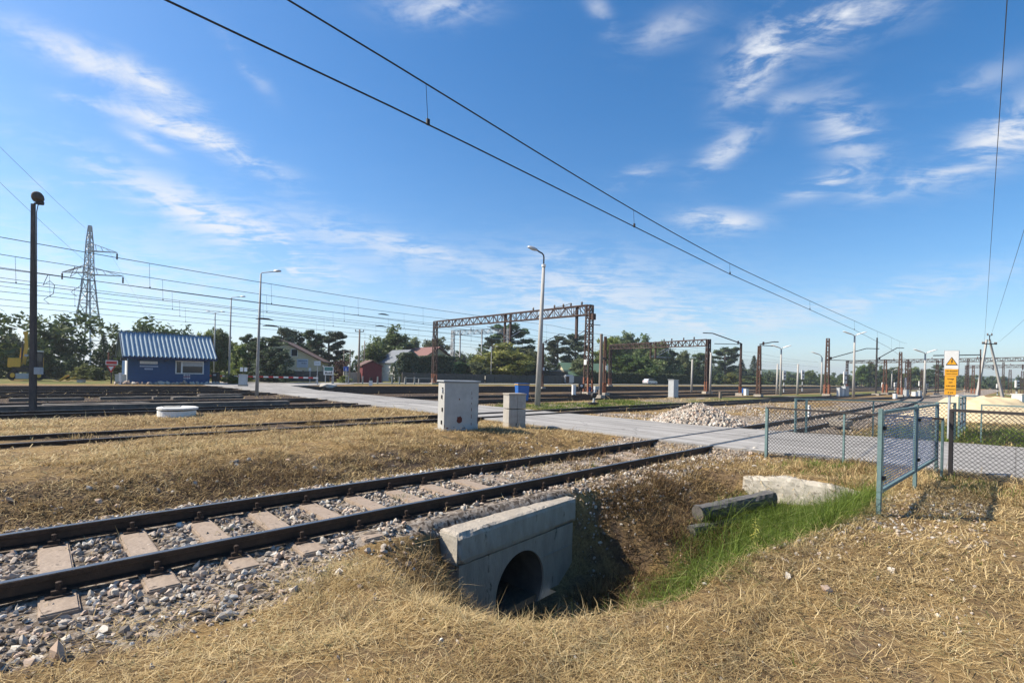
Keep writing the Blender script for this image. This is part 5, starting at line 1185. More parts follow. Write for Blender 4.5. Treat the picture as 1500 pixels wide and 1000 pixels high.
house('cream gabled house with brown roof behind the level crossing barrier', (pa[0], pa[1]), rad(104), 11, 12.0, ze_, za, M_cream, M_roofb, .5, wins=[(3, 2, 1.1, 1.3), (7, 2, 1.1, 1.3)], front=[(0, 2.2, 4.6, .9, 1.1), (0, -2, 4.6, .9, 1.1)])
Yh = 98.; pa = at(641, 560, Yh); za = zat(641, 509, Yh)+.1
house('tan gabled house with faded red roof behind the dark hedge', (pa[0], pa[1]), ANG+rad(90), 13, 13.5, zat(690, 541, Yh+4)+.1, za, M_cream, M_roofr, .6, front=[(0, -3.6, 1.7, 1.1, 1.2)])
Yh = 92.; pa = at(600, 560, Yh); house('white house with grey roof left of the red roofed house', (pa[0], pa[1]), ANG+rad(90), 6, 6.5, zat(600, 530, Yh), zat(600, 514, Yh)+.2, M_housew, M_roofg, .4, wins=[(2, 3.2, .9, 1.0)], front=[(0, 0, 3.2, .9, 1.1)])
Yh = 76.; pa = at(545, 560, Yh); t = house('dark red wooden shed with a sloping roof behind the side road', (pa[0], pa[1]), ANG+rad(78), 3.6, 3.0, zat(545, 535, Yh), zat(552, 530, Yh)+.2, M_shed, M_roofb, .2, cat='shed')
Yh = 128.; pa = at(822, 558, Yh); house('house with green roof behind the concrete wall', (pa[0], pa[1]), rad(20), 13, 8, zat(822, 547, Yh), zat(822, 531, Yh), M_cream, M_roofgr, .7, chim=(4, 0))
Yh = 119.; pa = at(818, 558, Yh)
t = thing('garage', 'low dark garage with pale blue flat roof in front of the green roof', 'garage', (pa[0]-3, pa[1], 0), rad(12)); MB().box((2.5, 2, 1.4), (6, 4, 2.8)).build('wall', M_wall, t); MB().prism([(-.8, 2.7), (6, 2.95), (6, 3.2), (-.8, 2.95)], -.5, 4.6).build('roof', M_roofg, t); MB().box((1.2, -.03, 1.1), (2.4, .06, 2.1)).build('door', M_dark, t)
pa = at(833, 560, 112); t = thing('tank', 'rounded grey metal kiosk before the concrete wall', 'kiosk', (pa[0], 112, 0), .2); MB().box((0, 0, 1.0), (2.2, 1.4, 2.0)).build('body', M_galv, t, bevel=.25); MB().box((-.5, -.72, .9), (.8, .03, 1.5)).build('door', M_rustd, t)
t.name = 'metal_kiosk'
Yh = 112.; pa = at(710, 556, Yh); h2 = house('tiny chapel-like house with blue grey roof left of the chestnut', (pa[0], pa[1]), rad(60), 4, 3.4, zat(708, 541, Yh), zat(708, 531, Yh)+.3, M_housew, M_roofg, .3, cat='chapel'); MB().bar((.3, 0, zat(708, 531, Yh)), (.3, 0, zat(708, 519, Yh)), .16).build('spire_post', M_housew, h2); MB().box((.3, 0, zat(708, 522, Yh)), (.5, .5, .2)).build('spire_knob', M_housew, h2)
def wall(label, sA, sB, D, h, pitch=2.2, m=M_wall):
    x, y = S2W(sA, D); t = thing('concrete_fence', label, 'concrete fence', (x, y, 0), ANG, 'grey panel walls beyond the side road'); L_ = sB-sA
    b = MB(); n = int(L_/pitch)
    for i in range(n): b.box(((i+.5)*L_/n, 0, h*.48+.02*float(vn(i, 1))), (L_/n-.16, .08, h*.96))
    b.build('panels', m, t); c = MB()
    for i in range(n+1): c.box((i*L_/n, 0, h/2), (.16, .18, h+.05))
    c.build('uprights', m, t); setp(t.children[1], kind='stuff') if n > 100 else None; return t
wall('low grey panel wall in front of the dark hedge and tan house', 44, 62, 71.4, 1.7)
wall('long dark grey panel wall below the chestnut tree', 63, 104, 72.0, 1.75)
wall('dark panel wall behind the parked silver car', 122, 165, 72.5, 1.5, 3.)
wall('short pale panel wall behind the wooden poles', 33.6, 40, 71.0, 1.6, 1.8, M_conc)
wall('grey garden wall in front of the cream house', 22, 31.5, 71.5, 1.6, 1.9)

# signs by the crossing
def board(label, px, py, wpx, hpx, pb_, Y, m, cat='sign', name='road_sign', rz=0., two=False):
    p = at(px, py, Y); t = thing(name, label, cat, (p[0], Y, 0), rz); w = wpx*Y/F; h = hpx*Y/F
    for x in ((-w*.35, w*.35) if two else (0,)): MB().tube([(x, .06, -.1), (x, .06, p[2]+h*.45)], .045, 8).build('post', M_galv, t)
    f = MB().box((0, 0, p[2]), (w+.08, .04, h+.08)).build('frame', M_greyl, t); o = MB().box((0, -.03, p[2]), (w, .03, h)).build('plate', m, f); return t, o, p[2], w, h
t, o, z, w, h = board('pale blue notice board on posts in front of the cream house', 443, 532, 16, 12, 562, 72, M_screen, two=True)
scrawl(o, -w*.42, w*.45, z+h*.30, .22, M_hutblue, -.055, 12); scrawl(o, -w*.1, w*.4, z, .18, M_hutdark, -.055, 6)
t, o, z, w, h = board('white and purple poster panel below the pale blue board', 437, 547, 10, 9, 562, 71, M_white); scrawl(o, -w*.4, w*.1, z-h*.1, .5, M_hutdark, -.055, 4); scrawl(o, -w*.2, w*.2, z+h*.32, .25, M_sign_blue, -.055, 3)
t, o, z, w, h = board('pale square board on a single post between the houses', 465, 532, 9, 6, 562, 68, M_white); scrawl(o, -w*.3, w*.3, z, .2, M_greyl, -.055, 4)
t, o, z, w, h = board('green and white town board with a black skyline', 481.5, 543, 14, 11.5, 564, 60, M_white, two=True)
MB().box((0, -.05, z+h*.24), (w*.86, .012, h*.42)).build('green_field', M_sign_green, o); scrawl(o, -w*.34, w*.36, z+h*.24, .07, M_screen, -.062, 9); MB().box((0, -.05, z-h*.32), (w*.76, .012, h*.12)).build('skyline', M_black, o)
for x, q in ((-.24, .22), (-.32, .14), (.3, .26), (.12, .1)): MB().box((x*w, -.05, z-h*.24+q*h*.3), (w*.05, .012, q*h)).build('skyline', M_black, o)
t, o, z, w, h = board('small blue square sign with a white bar by the wooden pole', 507, 540, 7, 6, 558, 66, M_sign_blue); MB().box((0, -.055, z-.08), (.1, .01, .36)).build('white_bar', M_white, o)
t, o, z, w, h = board('small round-topped white sign on the pavement behind the barrier', 454, 541, 3, 4, 562, 67, M_white)
# barrier boom
b0 = at(303, 553, 57); b1 = at(466, 553.5, 59); t = thing('level_crossing_barrier', 'red and white striped barrier boom lying low across the side road', 'barrier', (b0[0], b0[1], 0), math.atan2(b1[1]-b0[1], b1[0]-b0[0])); L_ = math.hypot(b1[0]-b0[0], b1[1]-b0[1]); n = 22
for i in range(n): MB().box(((i+.5)*L_/n, 0, .78), (L_/n, .09, .17)).build('stripe', M_white if i % 2 else M_red, t)
MB().box((-.3, 0, .5), (.5, .45, 1.1)).build('drive_box', M_greyl, t, bevel=.02); MB().bar((L_-.05, 0, 0), (L_-.05, 0, .75), .09).build('rest_post', M_greyl, t)
gp_l = [(463, 'first grey guard post right of the barrier end, leaning'), (488, 'dark guard post right of the town board'), (510, 'guard post below the blue sign'), (531, 'guard post left of the red shed'), (553, 'guard post in front of the red shed'), (574, 'guard post right of the red shed'), (585, 'guard post where the guard rail starts'), (594, 'guard post under the middle of the guard rail'), (607, 'short guard post right of the guard rail')]
for px, lb in gp_l:
    Y = DY(px, 63.2); q = at(px, 560, Y); t = thing('guard_post', lb, 'post', (q[0], Y, 0), rad(20), 'guard posts along the side road'); MB().bar((0, 0, -.1), (.12 if px == 463 else .02, 0, 1.0), .2, .2, .17, .17).build('shaft', M_polec, t); MB().box((.12 if px == 463 else .02, 0, 1.01), (.2, .2, .04)).build('cap', M_conc, t)
Y0, Y1 = DY(594, 63.0), DY(633, 63.0); q0, q1 = at(592, 555, Y0), at(634, 555, Y1); t = thing('guard_rail', 'grey guard rail left of the big gantry foot', 'guard rail', (q0[0], q0[1], 0), math.atan2(q1[1]-q0[1], q1[0]-q0[0])); L_ = math.hypot(*(q1-q0)[:2]); MB().bar((0, 0, .85), (L_, 0, .85), .08, .1).build('rail', M_polec, t)
for x in (.1, L_*.5, L_-.1): MB().bar((x, 0, -.1), (x, 0, .85), .12).build('post', M_polec, t)
# silver car
Yc = DY(952, 66.); q = at(952, 563, Yc); car = thing('parked_car', 'silver hatchback car on the side road before the dark trees', 'car', (q[0], q[1], 0), ANG-rad(5))
b = MB().prism([(-2.0, .35), (2.0, .35), (2.05, .7), (1.75, .95), (.95, 1.0), (-1.95, 1.05), (-2.05, .7)], -.85, .85); b.build('body', M_car, car, bevel=.05)
gh = MB().prism([(1.0, .98), (.35, 1.45), (-1.45, 1.47), (-1.95, 1.02)], -.72, .72).build('cabin', M_car, car, bevel=.04)
for y in (-.735, .735): MB().prism([(.85, 1.03), (.3, 1.38), (-1.3, 1.4), (-1.75, 1.05)], y-.01, y+.01).build('side_window', M_glass, gh)
MB().add([(1.02, -.6, 1.03), (1.02, .6, 1.03), (.42, .58, 1.43), (.42, -.58, 1.43)], [(0, 1, 2, 3)]).build('windscreen', M_glass, gh)
for x in (-1.25, 1.3):
    for y in (-.78, .78): w = MB().tube([(x, y-.1, .32), (x, y+.1, .32)], .32, 16).build('wheel', M_tyre, car); MB().tube([(x, y-.11, .32), (x, y+.11, .32)], .19, 12).build('rim', M_galv, w)
for y in (-.6, .6): MB().box((2.02, y, .72), (.06, .3, .14)).build('headlight', M_white, car); MB().box((-2.03, y, .82), (.05, .2, .24)).build('tail_light', M_red, car)

# ------------------------------------------------------------------ small track-side things
def box_thing(label, px, py, pt, w, m, name='trackside_box', cat='box', rz=.5):
    p = gp(px, py, 0); Y = min(p[1], 105); p = at(px, py, Y); h = max(.3, zat(px, pt, Y)); t = thing(name, label, cat, (p[0], Y, 0), rz)
    MB().box((0, 0, h/2), (w, w*.6, h)).build('body', m, t, bevel=.02); MB().box((0, 0, h+.02), (w*1.08, w*.7, .05)).build('lid', m, t); return t
for a in [('leftmost of the white boxes left of the far two-armed lamp', 1229.5, 580, 568, .6, M_greyl), ('middle white box left of the tallest white-headed lamp', 1233.5, 580, 569, .5, M_white), ('tallest grey box left of the tallest white-headed lamp', 1238, 580, 566, .8, M_greyl), ('low white box in front of the far masts', 1311, 584, 577, .45, M_white),
          ('grey box between the rusty masts behind the fence', 1327, 580, 571, .7, M_greyl), ('pale box right of the far masts', 1347, 580, 572, .6, M_greyl), ('small white block near the far masts', 1340, 580, 574, .8, M_white), ('white box left of the dark twin mast before the pines', 1093, 579, 570, .5, M_white), ('blue box right of the dark twin mast', 1089, 577, 569, .7, M_bin), ('blue drive box by the foot of the big gantry', 866, 576, 567, .6, M_bin), ('white box beside the blue drive box', 870, 574, 567, .5, M_white)]: box_thing(*a)
post('short white post left of the big gantry foot', 840.5, 573, 564, 45, M_white, .3); post('pale wooden stake right of the grey cabinet', 1055, 581, 574, 45, M_wood, .2); post('white concrete post at the right edge under the far gantry', 1493, 588, 577, 48, M_white, .8); post('white post before the far tracks, right of the gravel heap', 1185, 600, 594, 25, M_white, .12)
def signal(label, px, py, pt, Y, head=1.1, m=M_white, lean=0):
    p = at(px, py, Y); h = zat(px, pt, Y); t = thing('railway_signal', label, 'signal', (p[0], Y, 0), 0, 'railway signals of the yard')
    b = MB()
    n = 5
    for i in range(n): MB().tube([(lean*i/n, 0, h*.75*i/n-.02), (lean*(i+1)/n, 0, h*.75*(i+1)/n)], .09, 8).build('post_band', M_dark if i % 2 else M_greyl, t)
    o = MB().box((lean, -.05, h-head/2), (.5, .2, head)).build('signal_head', m, t, bevel=.04)
    for k in range(2): MB().tube([(lean, -.16, h-head*(.3+.4*k)), (lean, -.28, h-head*(.3+.4*k))], .1, 10).build('lens_hood', M_black, o)
    return t
for a in [('white-headed signal in front of the poplars', 1237, 580, 544, 72, 1.8), ('small white signal right of the two-armed lamp', 1148, 577, 543, 75, 1.4), ('white signal left of the thick rusty mast', 1175, 576, 542, 85, 1.6), ('white signal beside the orange-footed mast', 1293, 575, 560, 90, .9), ('white signal left of the two close brown masts', 1311, 575, 560, 95, .9), ('tall white signal at the right edge', 1489, 580, 557, 60, .9), ('white signal behind the far lamp', 1347, 576, 558, 90, .9), ('white signal among the far masts', 1329, 575, 560, 90, .8),
          ('little white signal left of the warning sign', 1357, 577, 562, 90, .8), ('white signal right of the warning sign', 1461, 576, 562, 90, .8)]: signal(*a)
p = gp(869, 592, 0); t = thing('point_lever', 'grey iron point lever with a counterweight behind the crossing', 'lever', p, .4); MB().bar((0, 0, 0), (.12, 0, 1.0), .09).build('lever_arm', M_greyl, t); MB().box((0, 0, .06), (.6, .3, .12)).build('base', M_dark, t); MB().tube([(.02, -.1, .55), (.02, .1, .55)], .16, 12).build('counterweight', M_dark, t); MB().box((.2, 0, 1.0), (.3, .2, .22)).build('lamp', M_greyl, t)
p = gp(851, 577, 0); t = thing('dwarf_signal', 'small dark dwarf signal with white face left of the big gantry foot', 'signal', p, .2); MB().tube([(0, 0, 0), (0, 0, .5)], .08, 8).build('post', M_dark, t); MB().box((0, 0, .75), (.5, .25, .5)).build('head', M_dark, t, bevel=.04); MB().tube([(0, -.14, .8), (0, -.16, .8)], .12, 12).build('lens', M_white, t)
p = gp(528, 0+566, 0); p = at(543, 566, 60); t = thing('dwarf_signal', 'tiny black and white dwarf signal in front of the red shed', 'signal', (p[0], 60, 0), .2); MB().box((0, 0, .3), (.4, .3, .6)).build('base', M_white, t); MB().tube([(0, 0, .6), (0, 0, .95)], .17, 10).build('head', M_black, t)
p = at(481, 566.5, 52); o = npmesh('stone', *(lambda r: (r[0], r[1]))(stones(np.array([[0, 0, 0.]]), np.array([1.5]))[:2]), m=M_stone, tint=np.full(12, .95)); o.location = (p[0], 52, .05); o.scale = (1.6, 1, .5); tag(o, 'large flat white rock on the verge below the town board', 'stone')
q = at(1421, 580, 60); o = MB().box((0, 0, .3), (3.6, .4, .55)).build('concrete_barrier', M_white, bevel=.05, loc=(q[0], 60, -.1), rz=rad(5)); tag(o, 'long low white concrete barrier behind the warning sign', 'barrier')
q = gp(1232, 626, -.1); o = MB().box((0, 0, .12), (1.0, .6, .22)).box((.5, .3, .15), (.3, .3, .3)).build('point_machine', M_conc, bevel=.03, loc=(q[0], q[1], -.05), rz=ANG); tag(o, 'low grey point machine cover beyond the fence', 'point machine')

# sand heap
def mound(name, label, cx, cy, rx, ry, h, m, rz, seed, cat):
    nr, na = 26, 60; V = [(0, 0, h)]
    for i in range(1, nr+1):
        for k in range(na):
            a = 2*math.pi*k/na; q = i/nr; x = math.cos(a)*q; y = math.sin(a)*q
            V.append((x*rx, y*ry, max(-.1, h*(1-q**1.35)*(.72+.75*float(fb(x*2.2+3, y*2.2+seed, seed)))-.1*q)))
    T = [(0, 1+k, 1+(k+1) % na) for k in range(na)]; Qd = [(1+i*na+k, 1+(i+1)*na+k, 1+(i+1)*na+(k+1) % na, 1+i*na+(k+1) % na) for i in range(nr-1) for k in range(na)]
    o = npmesh(name, V, tris=T, quads=Qd, m=m, smooth=True); o.location = (cx, cy, -.1); o.rotation_euler = (0, 0, rz); return tag(o, label, cat)
c = at(1440, 600, 25); mound('sand_heap', 'pale yellow sand heap behind the far fence at the right edge', c[0], 25, 4.0, 3.2, 1.28, M_sand, .1, 5, 'sand heap')
#@@PART6
# ------------------------------------------------------------------ trees
def leafquads(C, size, n_per, spread, flat=1., up=.0):
    """leaf clumps: n_per small faces scattered round each clump centre"""
    k = len(C); P = np.repeat(C, n_per, 0); n = len(P); d = RNG.normal(size=(n, 3)); d /= np.linalg.norm(d, axis=1)[:, None]
    rr = RNG.uniform(0, 1, (n, 1))**.45; P = P+d*rr*np.repeat(spread, n_per)[:, None]*np.array([1, 1, flat])
    a = RNG.normal(size=(n, 3)); a[:, 2] *= .6; a /= np.linalg.norm(a, axis=1)[:, None]; b = np.cross(a, d+RNG.normal(0, .4, (n, 3))); b /= np.linalg.norm(b, axis=1)[:, None]
    s = (size*RNG.uniform(.6, 1.4, n))[:, None]; V = np.stack([P-a*s*.7, P-b*s*.32, P+a*s*.7, P+b*s*.32], 1).reshape(-1, 3)
    t = np.repeat(RNG.uniform(.2, .8, k), n_per)+RNG.normal(0, .13, n); return V, np.arange(n*4).reshape(-1, 4), np.repeat(np.clip(t, 0, 1), 4)
def tree_proto(kind, seed):
    """unit tree: height 1, returns crown (V,Q,t) and trunk builder"""
    global RNG
    RNG = np.random.default_rng(seed); tr = MB(); R = random.Random(seed)
    if kind == 'spruce':
        tr.tube([(0, 0, -.02), (0, 0, .5), (.0, 0, .97)], [.022, .012, .003], 7); C = []; S = []
        for i in range(26):
            z = .08+.9*i/26; r = .17*(1-z)**.85+.01; m = max(3, int(11*(1-z)+3))
            for k in range(m):
                a = 2*math.pi*k/m+R.uniform(-.3, .3)
                for q in (.4, .75, 1.0): C.append((math.cos(a)*r*q, math.sin(a)*r*q, z-.05*q*R.uniform(.5, 1.2))); S.append(.018)
        V, Q_, t = leafquads(np.array(C), .020, 9, np.array(S)); return V, Q_, t, tr
    if kind == 'thuja':
        tr.tube([(0, 0, -.02), (0, 0, .6)], [.03, .01], 6); n = 240; z = RNG.uniform(.03, 1, n); a = RNG.uniform(0, 6.28, n); r = .13*np.sqrt(np.clip(1-z**2.2, 0, 1))*RNG.uniform(.75, 1.05, n)
        V, Q_, t = leafquads(np.stack([np.cos(a)*r, np.sin(a)*r, z], -1), .025, 14, np.full(n, .03)); return V, Q_, t, tr
    C = []; S = []
    def limb(p, d, L_, r, depth):
        st = 4; pts = [p]; 
        for i in range(st): d = (d+Vector((R.uniform(-.22, .22), R.uniform(-.22, .22), R.uniform(-.05, .16)))).normalized(); p = p+d*(L_/st); pts.append(p)
        tr.tube(pts, [r*(1-.65*i/st) for i in range(st+1)], 5 if depth else 6, False); return pts
    if kind == 'pine':
        lean = R.uniform(-.04, .04); tr.tube([(0, 0, -.02), (lean*.5, 0, .4), (lean, .01, .75), (lean*.8, 0, .95)], [.026, .02, .012, .004], 8)
        nl = R.randint(15, 20)
        for i in range(nl):
            z = .30+.64*(i/nl)**.9; a = i*2.4+R.uniform(-.5, .5); L_ = (.30*(1-((z-.36)/.68)**2)**.5 if z < 1.03 else .05)*R.uniform(.55, 1.15)
            if z < .45: L_ *= R.uniform(.5, 1)
            pts = limb(Vector((lean*z, 0, z)), Vector((math.cos(a), math.sin(a), R.uniform(.05, .35))).normalized(), L_, .008, 1)
            for q in pts[2:]:
                for _ in range(3): C.append((q.x+R.gauss(0, .022), q.y+R.gauss(0, .022), q.z+R.gauss(.012, .012))); S.append(R.uniform(.032, .06))
        C.append((lean, 0, .96)); S.append(.05)
        V, Q_, t = leafquads(np.array(C), .029, 60, np.array(S)*1.2, .68); return V, Q_, t, tr
    # broadleaf: branching limbs with leaf clumps at their ends
    bush = kind == 'bush'; th = .05 if bush else R.uniform(.16, .26)
    tr.tube([(0, 0, -.03), (.01, 0, th), (.0, .01, .6)], [.032, .024, .008], 8)
    nl = 26 if not bush else 18
    for i in range(nl):
        a = i*2.4+R.uniform(-.4, .4); f = (i+.5)/nl; z0 = th+(.55-th)*f; el = -.05+1.45*f**1.2
        L_ = (.36 if not bush else .42)*R.uniform(.72, 1.12)*(1-.12*f)*(.86 if el > 1 else 1)
        pts = limb(Vector((0, 0, z0)), Vector((math.cos(a)*math.cos(el), math.sin(a)*math.cos(el), math.sin(el))), L_, .011, 0)
        for q in pts[1:]:
            for _ in range(3):
                C.append((q.x+R.gauss(0, .045), q.y+R.gauss(0, .045), q.z+R.gauss(.01, .04))); S.append(R.uniform(.04, .085))
    V, Q_, t = leafquads(np.array(C), .034 if not bush else .042, 42, np.array(S)*1.15, .85); return V, Q_, t, tr
PROTO = {}
def proto(kind, v):
    if (kind, v) not in PROTO:
        V, Q_, t, tr = tree_proto(kind, sum(map(ord, kind))*7+v*13)
        z = V[:, 2].max(); rx = np.percentile(np.abs(V[:, 0]), 97); PROTO[kind, v] = (V/z, Q_, t, tr, z, rx/z, {})
    return PROTO[kind, v]
def tree(label, px, ptop, hw, D, kind, m=None, v=0, group=None, cat='tree', name=None, Y=None, z0=0., rot=None):
    Y = Y or DY(px, D+(24*(1-px/330) if px < 330 else 0)); x = (px-750)/F*Y; h = zat(px, ptop+(9 if px < 180 else 0), Y)-z0; V, Q_, t, tr, zz, rx, cache = proto(kind, v); m = m or {'pine': M_leafp, 'spruce': M_leafp, 'thuja': M_leafp}.get(kind, M_leafd)
    if m.name not in cache:
        c = npmesh('crown', V, quads=Q_, m=m, tint=t); b = tr.build('trunk', M_bark); cache[m.name] = (c.data, b.data); bpy.data.objects.remove(c); bpy.data.objects.remove(b)
    nm = name or {'pine': 'pine_tree', 'spruce': 'spruce_tree', 'thuja': 'thuja', 'bush': 'bush'}.get(kind, 'broadleaf_tree')
    o = thing(nm, label, cat, (x, Y, z0), rot if rot is not None else random.uniform(0, 6.28), group); sx = hw*Y/F/(rx*h)/(1+((px-750)/F)**2)**.5
    o.scale = (h*sx, h*sx, h)
    cd, td = cache[m.name]
    for n_, d_ in (('crown', cd), ('trunk', td)):
        c = bpy.data.objects.new(n_, d_); COL.objects.link(c); c.parent = o
        if n_ == 'trunk': c.scale = (1, 1, 1/zz*.99) if zz else (1, 1, 1)
    return o
G1, G2 = 'trees along the left edge of the yard', 'trees beyond the side road'
TL = [('yellow-green broadleaf tree at the left edge behind the excavator', 14, 492, 26, 66, 'broad', M_leafy, 0), ('dark rounded tree rising behind the yellow-green one at the left edge', 16, 476, 24, 85, 'broad', M_leafd, 1),
 ('tall dark tree between the floodlight pole and the pylon', 78, 472, 24, 70, 'pine', M_leafp, 0), ('dark broadleaf crown just left of the floodlight pole top of the trees', 48, 480, 22, 78, 'broad', M_leafd, 2), ('low dark bush filling the gap left of the pylon foot', 103, 512, 20, 64, 'bush', M_leafd, 0),
 ('bushy dark tree right behind the excavator cab', 66, 500, 22, 62, 'bush', M_leafd, 1), ('pointed spruce between the pylon and the blue hut', 151, 480, 15, 74, 'spruce', M_leafp, 0), ('bright green bush at the foot of the pylon', 122, 522, 18, 60, 'bush', M_leafy, 0), ('dark green bush right of the pylon foot', 141, 528, 14, 60, 'bush', M_leafd, 2),
 ('yellowish bush just left of the hut roof', 171, 524, 14, 62, 'bush', M_leafy, 1), ('loose-crowned tree left of the hut roof', 170, 492, 14, 78, 'broad', M_leafd, 0), ('thin tree peeping over the left end of the hut roof', 208, 480, 16, 80, 'pine', M_leafp, 1), ('tree top showing over the middle of the hut roof', 243, 486, 20, 84, 'broad', M_leafd, 1),
 ('dark tree at the right end of the hut roof', 303, 480, 18, 76, 'broad', M_leafd, 2), ('tall dark broadleaf behind the slim lamps', 322, 478, 20, 78, 'broad', M_leafd, 0), ('lower dark tree between the two slim lamps', 352, 502, 20, 72, 'bush', M_leafd, 1), ('yellowish shrub under the slim lamps', 352, 533, 12, 66, 'bush', M_leafy, 0),
 ('low green shrub right of the black bin', 340, 547, 12, 60, 'bush', M_leafd, 0), ('dense dark pine left of the cream gable', 388, 492, 26, 72, 'pine', M_leafp, 2), ('pine standing right behind the left lamp', 365, 488, 16, 84, 'pine', M_leafp, 0),
 ('dark bushy conifer hiding the left half of the cream gable', 402, 506, 27, 68, 'bush', M_leafp, 3), ('tall pine rising over the brown roof ridge', 414, 478, 17, 98, 'pine', M_leafp, 1), ('slim pine just right of the brown roof ridge', 433, 482, 14, 100, 'pine', M_leafp, 2), ('flat-topped pine over the brown roof slope', 455, 482, 17, 96, 'pine', M_leafp, 0), ('biggest spreading pine right of the brown roof', 481, 484, 25, 94, 'pine', M_leafp, 3),
 ('purple-brown shrub behind the town board', 499, 526, 15, 74, 'bush', M_leafr, 2), ('low bush in front of the purple shrub', 505, 549, 10, 67, 'bush', M_leafy, 1), ('dark columnar thuja between the wooden poles', 519, 527, 6, 73, 'thuja', None, 0), ('big broadleaf tree behind the red shed', 574, 474, 32, 92, 'broad', M_leafd, 3), ('lower broadleaf right of the wooden poles', 545, 500, 22, 86, 'broad', M_leafd, 1),
 ('columnar thuja left of the grey roofed house', 576, 531, 6, 74, 'thuja', None, 0), ('tree crown behind the faded red roof, left part', 606, 492, 17, 118, 'broad', M_leafd, 2), ('wide tree crown right behind the faded red roof', 636, 492, 24, 122, 'broad', M_leafd, 0), ('dark tree right of the tan gable', 670, 512, 18, 112, 'broad', M_leafp, 1), ('round green bush at the right end of the tan house', 697, 528, 16, 74, 'bush', M_leafd, 2),
 ('dark tree left of the chestnut', 704, 506, 22, 100, 'broad', M_leafd, 3), ('tall dark pine towering behind the chestnut', 748, 474, 30, 96, 'pine', M_leafp, 3), ('big yellowish chestnut tree behind the dark wall', 737, 500, 40, 78, 'broad', M_leafy, 3), ('green chestnut right beside the yellowish one', 772, 508, 26, 80, 'broad', M_leafd, 1), ('slim pine left of the concrete lamp pole', 722, 490, 17, 102, 'pine', M_leafp, 0),
 ('tall pine right of the concrete lamp pole', 816, 490, 18, 94, 'pine', M_leafp, 2), ('tall dark pine left of the big gantry leg', 842, 487, 18, 94, 'pine', M_leafp, 1), ('round tree at the foot of the big gantry leg', 851, 522, 16, 78, 'bush', M_leafd, 2), ('bright loose tree right of the big gantry', 892, 490, 22, 84, 'broad', M_leafy, 2), ('tree with see-through top between the two gantries', 918, 484, 20, 92, 'broad', M_leafd, 0), ('rounded tree left of the small gantry beam', 944, 487, 24, 86, 'broad', M_leafd, 3), ('broad dark tree under the small gantry', 965, 498, 22, 80, 'broad', M_leafd, 1),
 ('low dark tree behind the silver car', 925, 518, 34, 76, 'bush', M_leafd, 3), ('dark tree at the left foot of the small gantry', 982, 512, 12, 78, 'pine', M_leafp, 0), ('green tree right of the small gantry beam end', 1002, 512, 16, 78, 'broad', M_leafd, 2), ('dark pine behind the small gantry leg', 1024, 516, 16, 80, 'pine', M_leafp, 1), ('tall pine behind the dark twin mast', 1062, 507, 22, 82, 'pine', M_leafp, 3), ('pointed conifer right of the tall pine', 1086, 526, 10, 84, 'spruce', M_leafp, 0), ('yellowish bush before the right-hand pines', 1072, 545, 14, 74, 'bush', M_leafy, 1), ('conifer beside the rusty lattice mast', 1104, 520, 10, 88, 'spruce', M_leafp, 0), ('low green tree right of the yellowish bush', 1100, 546, 22, 74, 'bush', M_leafd, 0), ('small round tree near the two-armed lamp', 1130, 550, 14, 76, 'bush', M_leafd, 1), ('low tree in front of the wooded hill', 1160, 553, 14, 78, 'bush', M_leafd, 2)]
for i, a in enumerate(TL): tree(a[0], a[1], a[2], a[3], a[4], a[5], a[6], a[7], G1 if a[1] < 360 else G2)
for (px, pt, hw, Y, k_, lb, v) in [(1186, 541, 9, 240, 'broad', 'solitary far tree left of the thick rusty mast', 1), (1262, 533, 11, 230, 'broad', 'far poplar left of the tallest white-headed lamp', 2), (1276, 528, 10, 230, 'broad', 'tallest far poplar between lamp and dark twin mast', 0), (1290, 534, 8, 235, 'broad', 'far poplar behind the dark twin mast', 3), (1308, 536, 12, 240, 'broad', 'far tree between the two rusty masts', 1), (1338, 536, 15, 235, 'broad', 'broad far tree behind the close brown masts', 2), (1356, 540, 12, 240, 'broad', 'far tree behind the far two-armed lamp', 0), (1375, 533, 13, 220, 'pine', 'far dark tree behind the warning sign', 1), (1150, 548, 10, 240, 'broad', 'far tree before the wooded hill', 3), (1240, 548, 13, 240, 'bush', 'low far bush under the white signal', 0), (1215, 550, 12, 250, 'bush', 'low far bush behind the thick rusty mast', 1)]:
    tree(lb, px, pt, hw, 0, k_, M_leafd if k_ != 'pine' else M_leafp, v, 'far trees beyond the yard', Y=Y)
# clipped hedge
def hedge(label, pxa, pxb, D, h, m=M_leafp):
    Ya, Yb = DY(pxa, D), DY(pxb, D); A_ = np.array([(pxa-750)/F*Ya, Ya]); B_ = np.array([(pxb-750)/F*Yb, Yb]); L_ = np.hypot(*(B_-A_)); n = int(L_*170)
    x = RNG.uniform(0, L_, n); hh = h*(.9+.2*np.array([float(vn(q*.9, 1, 4)) for q in x])); z = RNG.uniform(0, 1, n)*hh; y = RNG.choice([-1, 1], n)*RNG.uniform(.35, .6, n); tp = RNG.uniform(size=n) < .3; z = np.where(tp, hh, z)
    V, Q_, t = leafquads(np.stack([x, y, z], -1), .27, 14, np.full(n, .32)); o = npmesh('hedge', V, quads=Q_, m=m, tint=t); o.location = (*A_, 0); d = B_-A_; o.rotation_euler = (0, 0, math.atan2(d[1], d[0])); tag(o, label, 'hedge')
hedge('tall dark clipped hedge in front of the tan house', 584, 662, 74, 4.6); hedge('long low hedge behind the far end of the yard', 860, 1040, 72, 2.6, M_leafd); hedge('hedge strip right of the silver gantry leg', 662, 690, 76, 3.4)
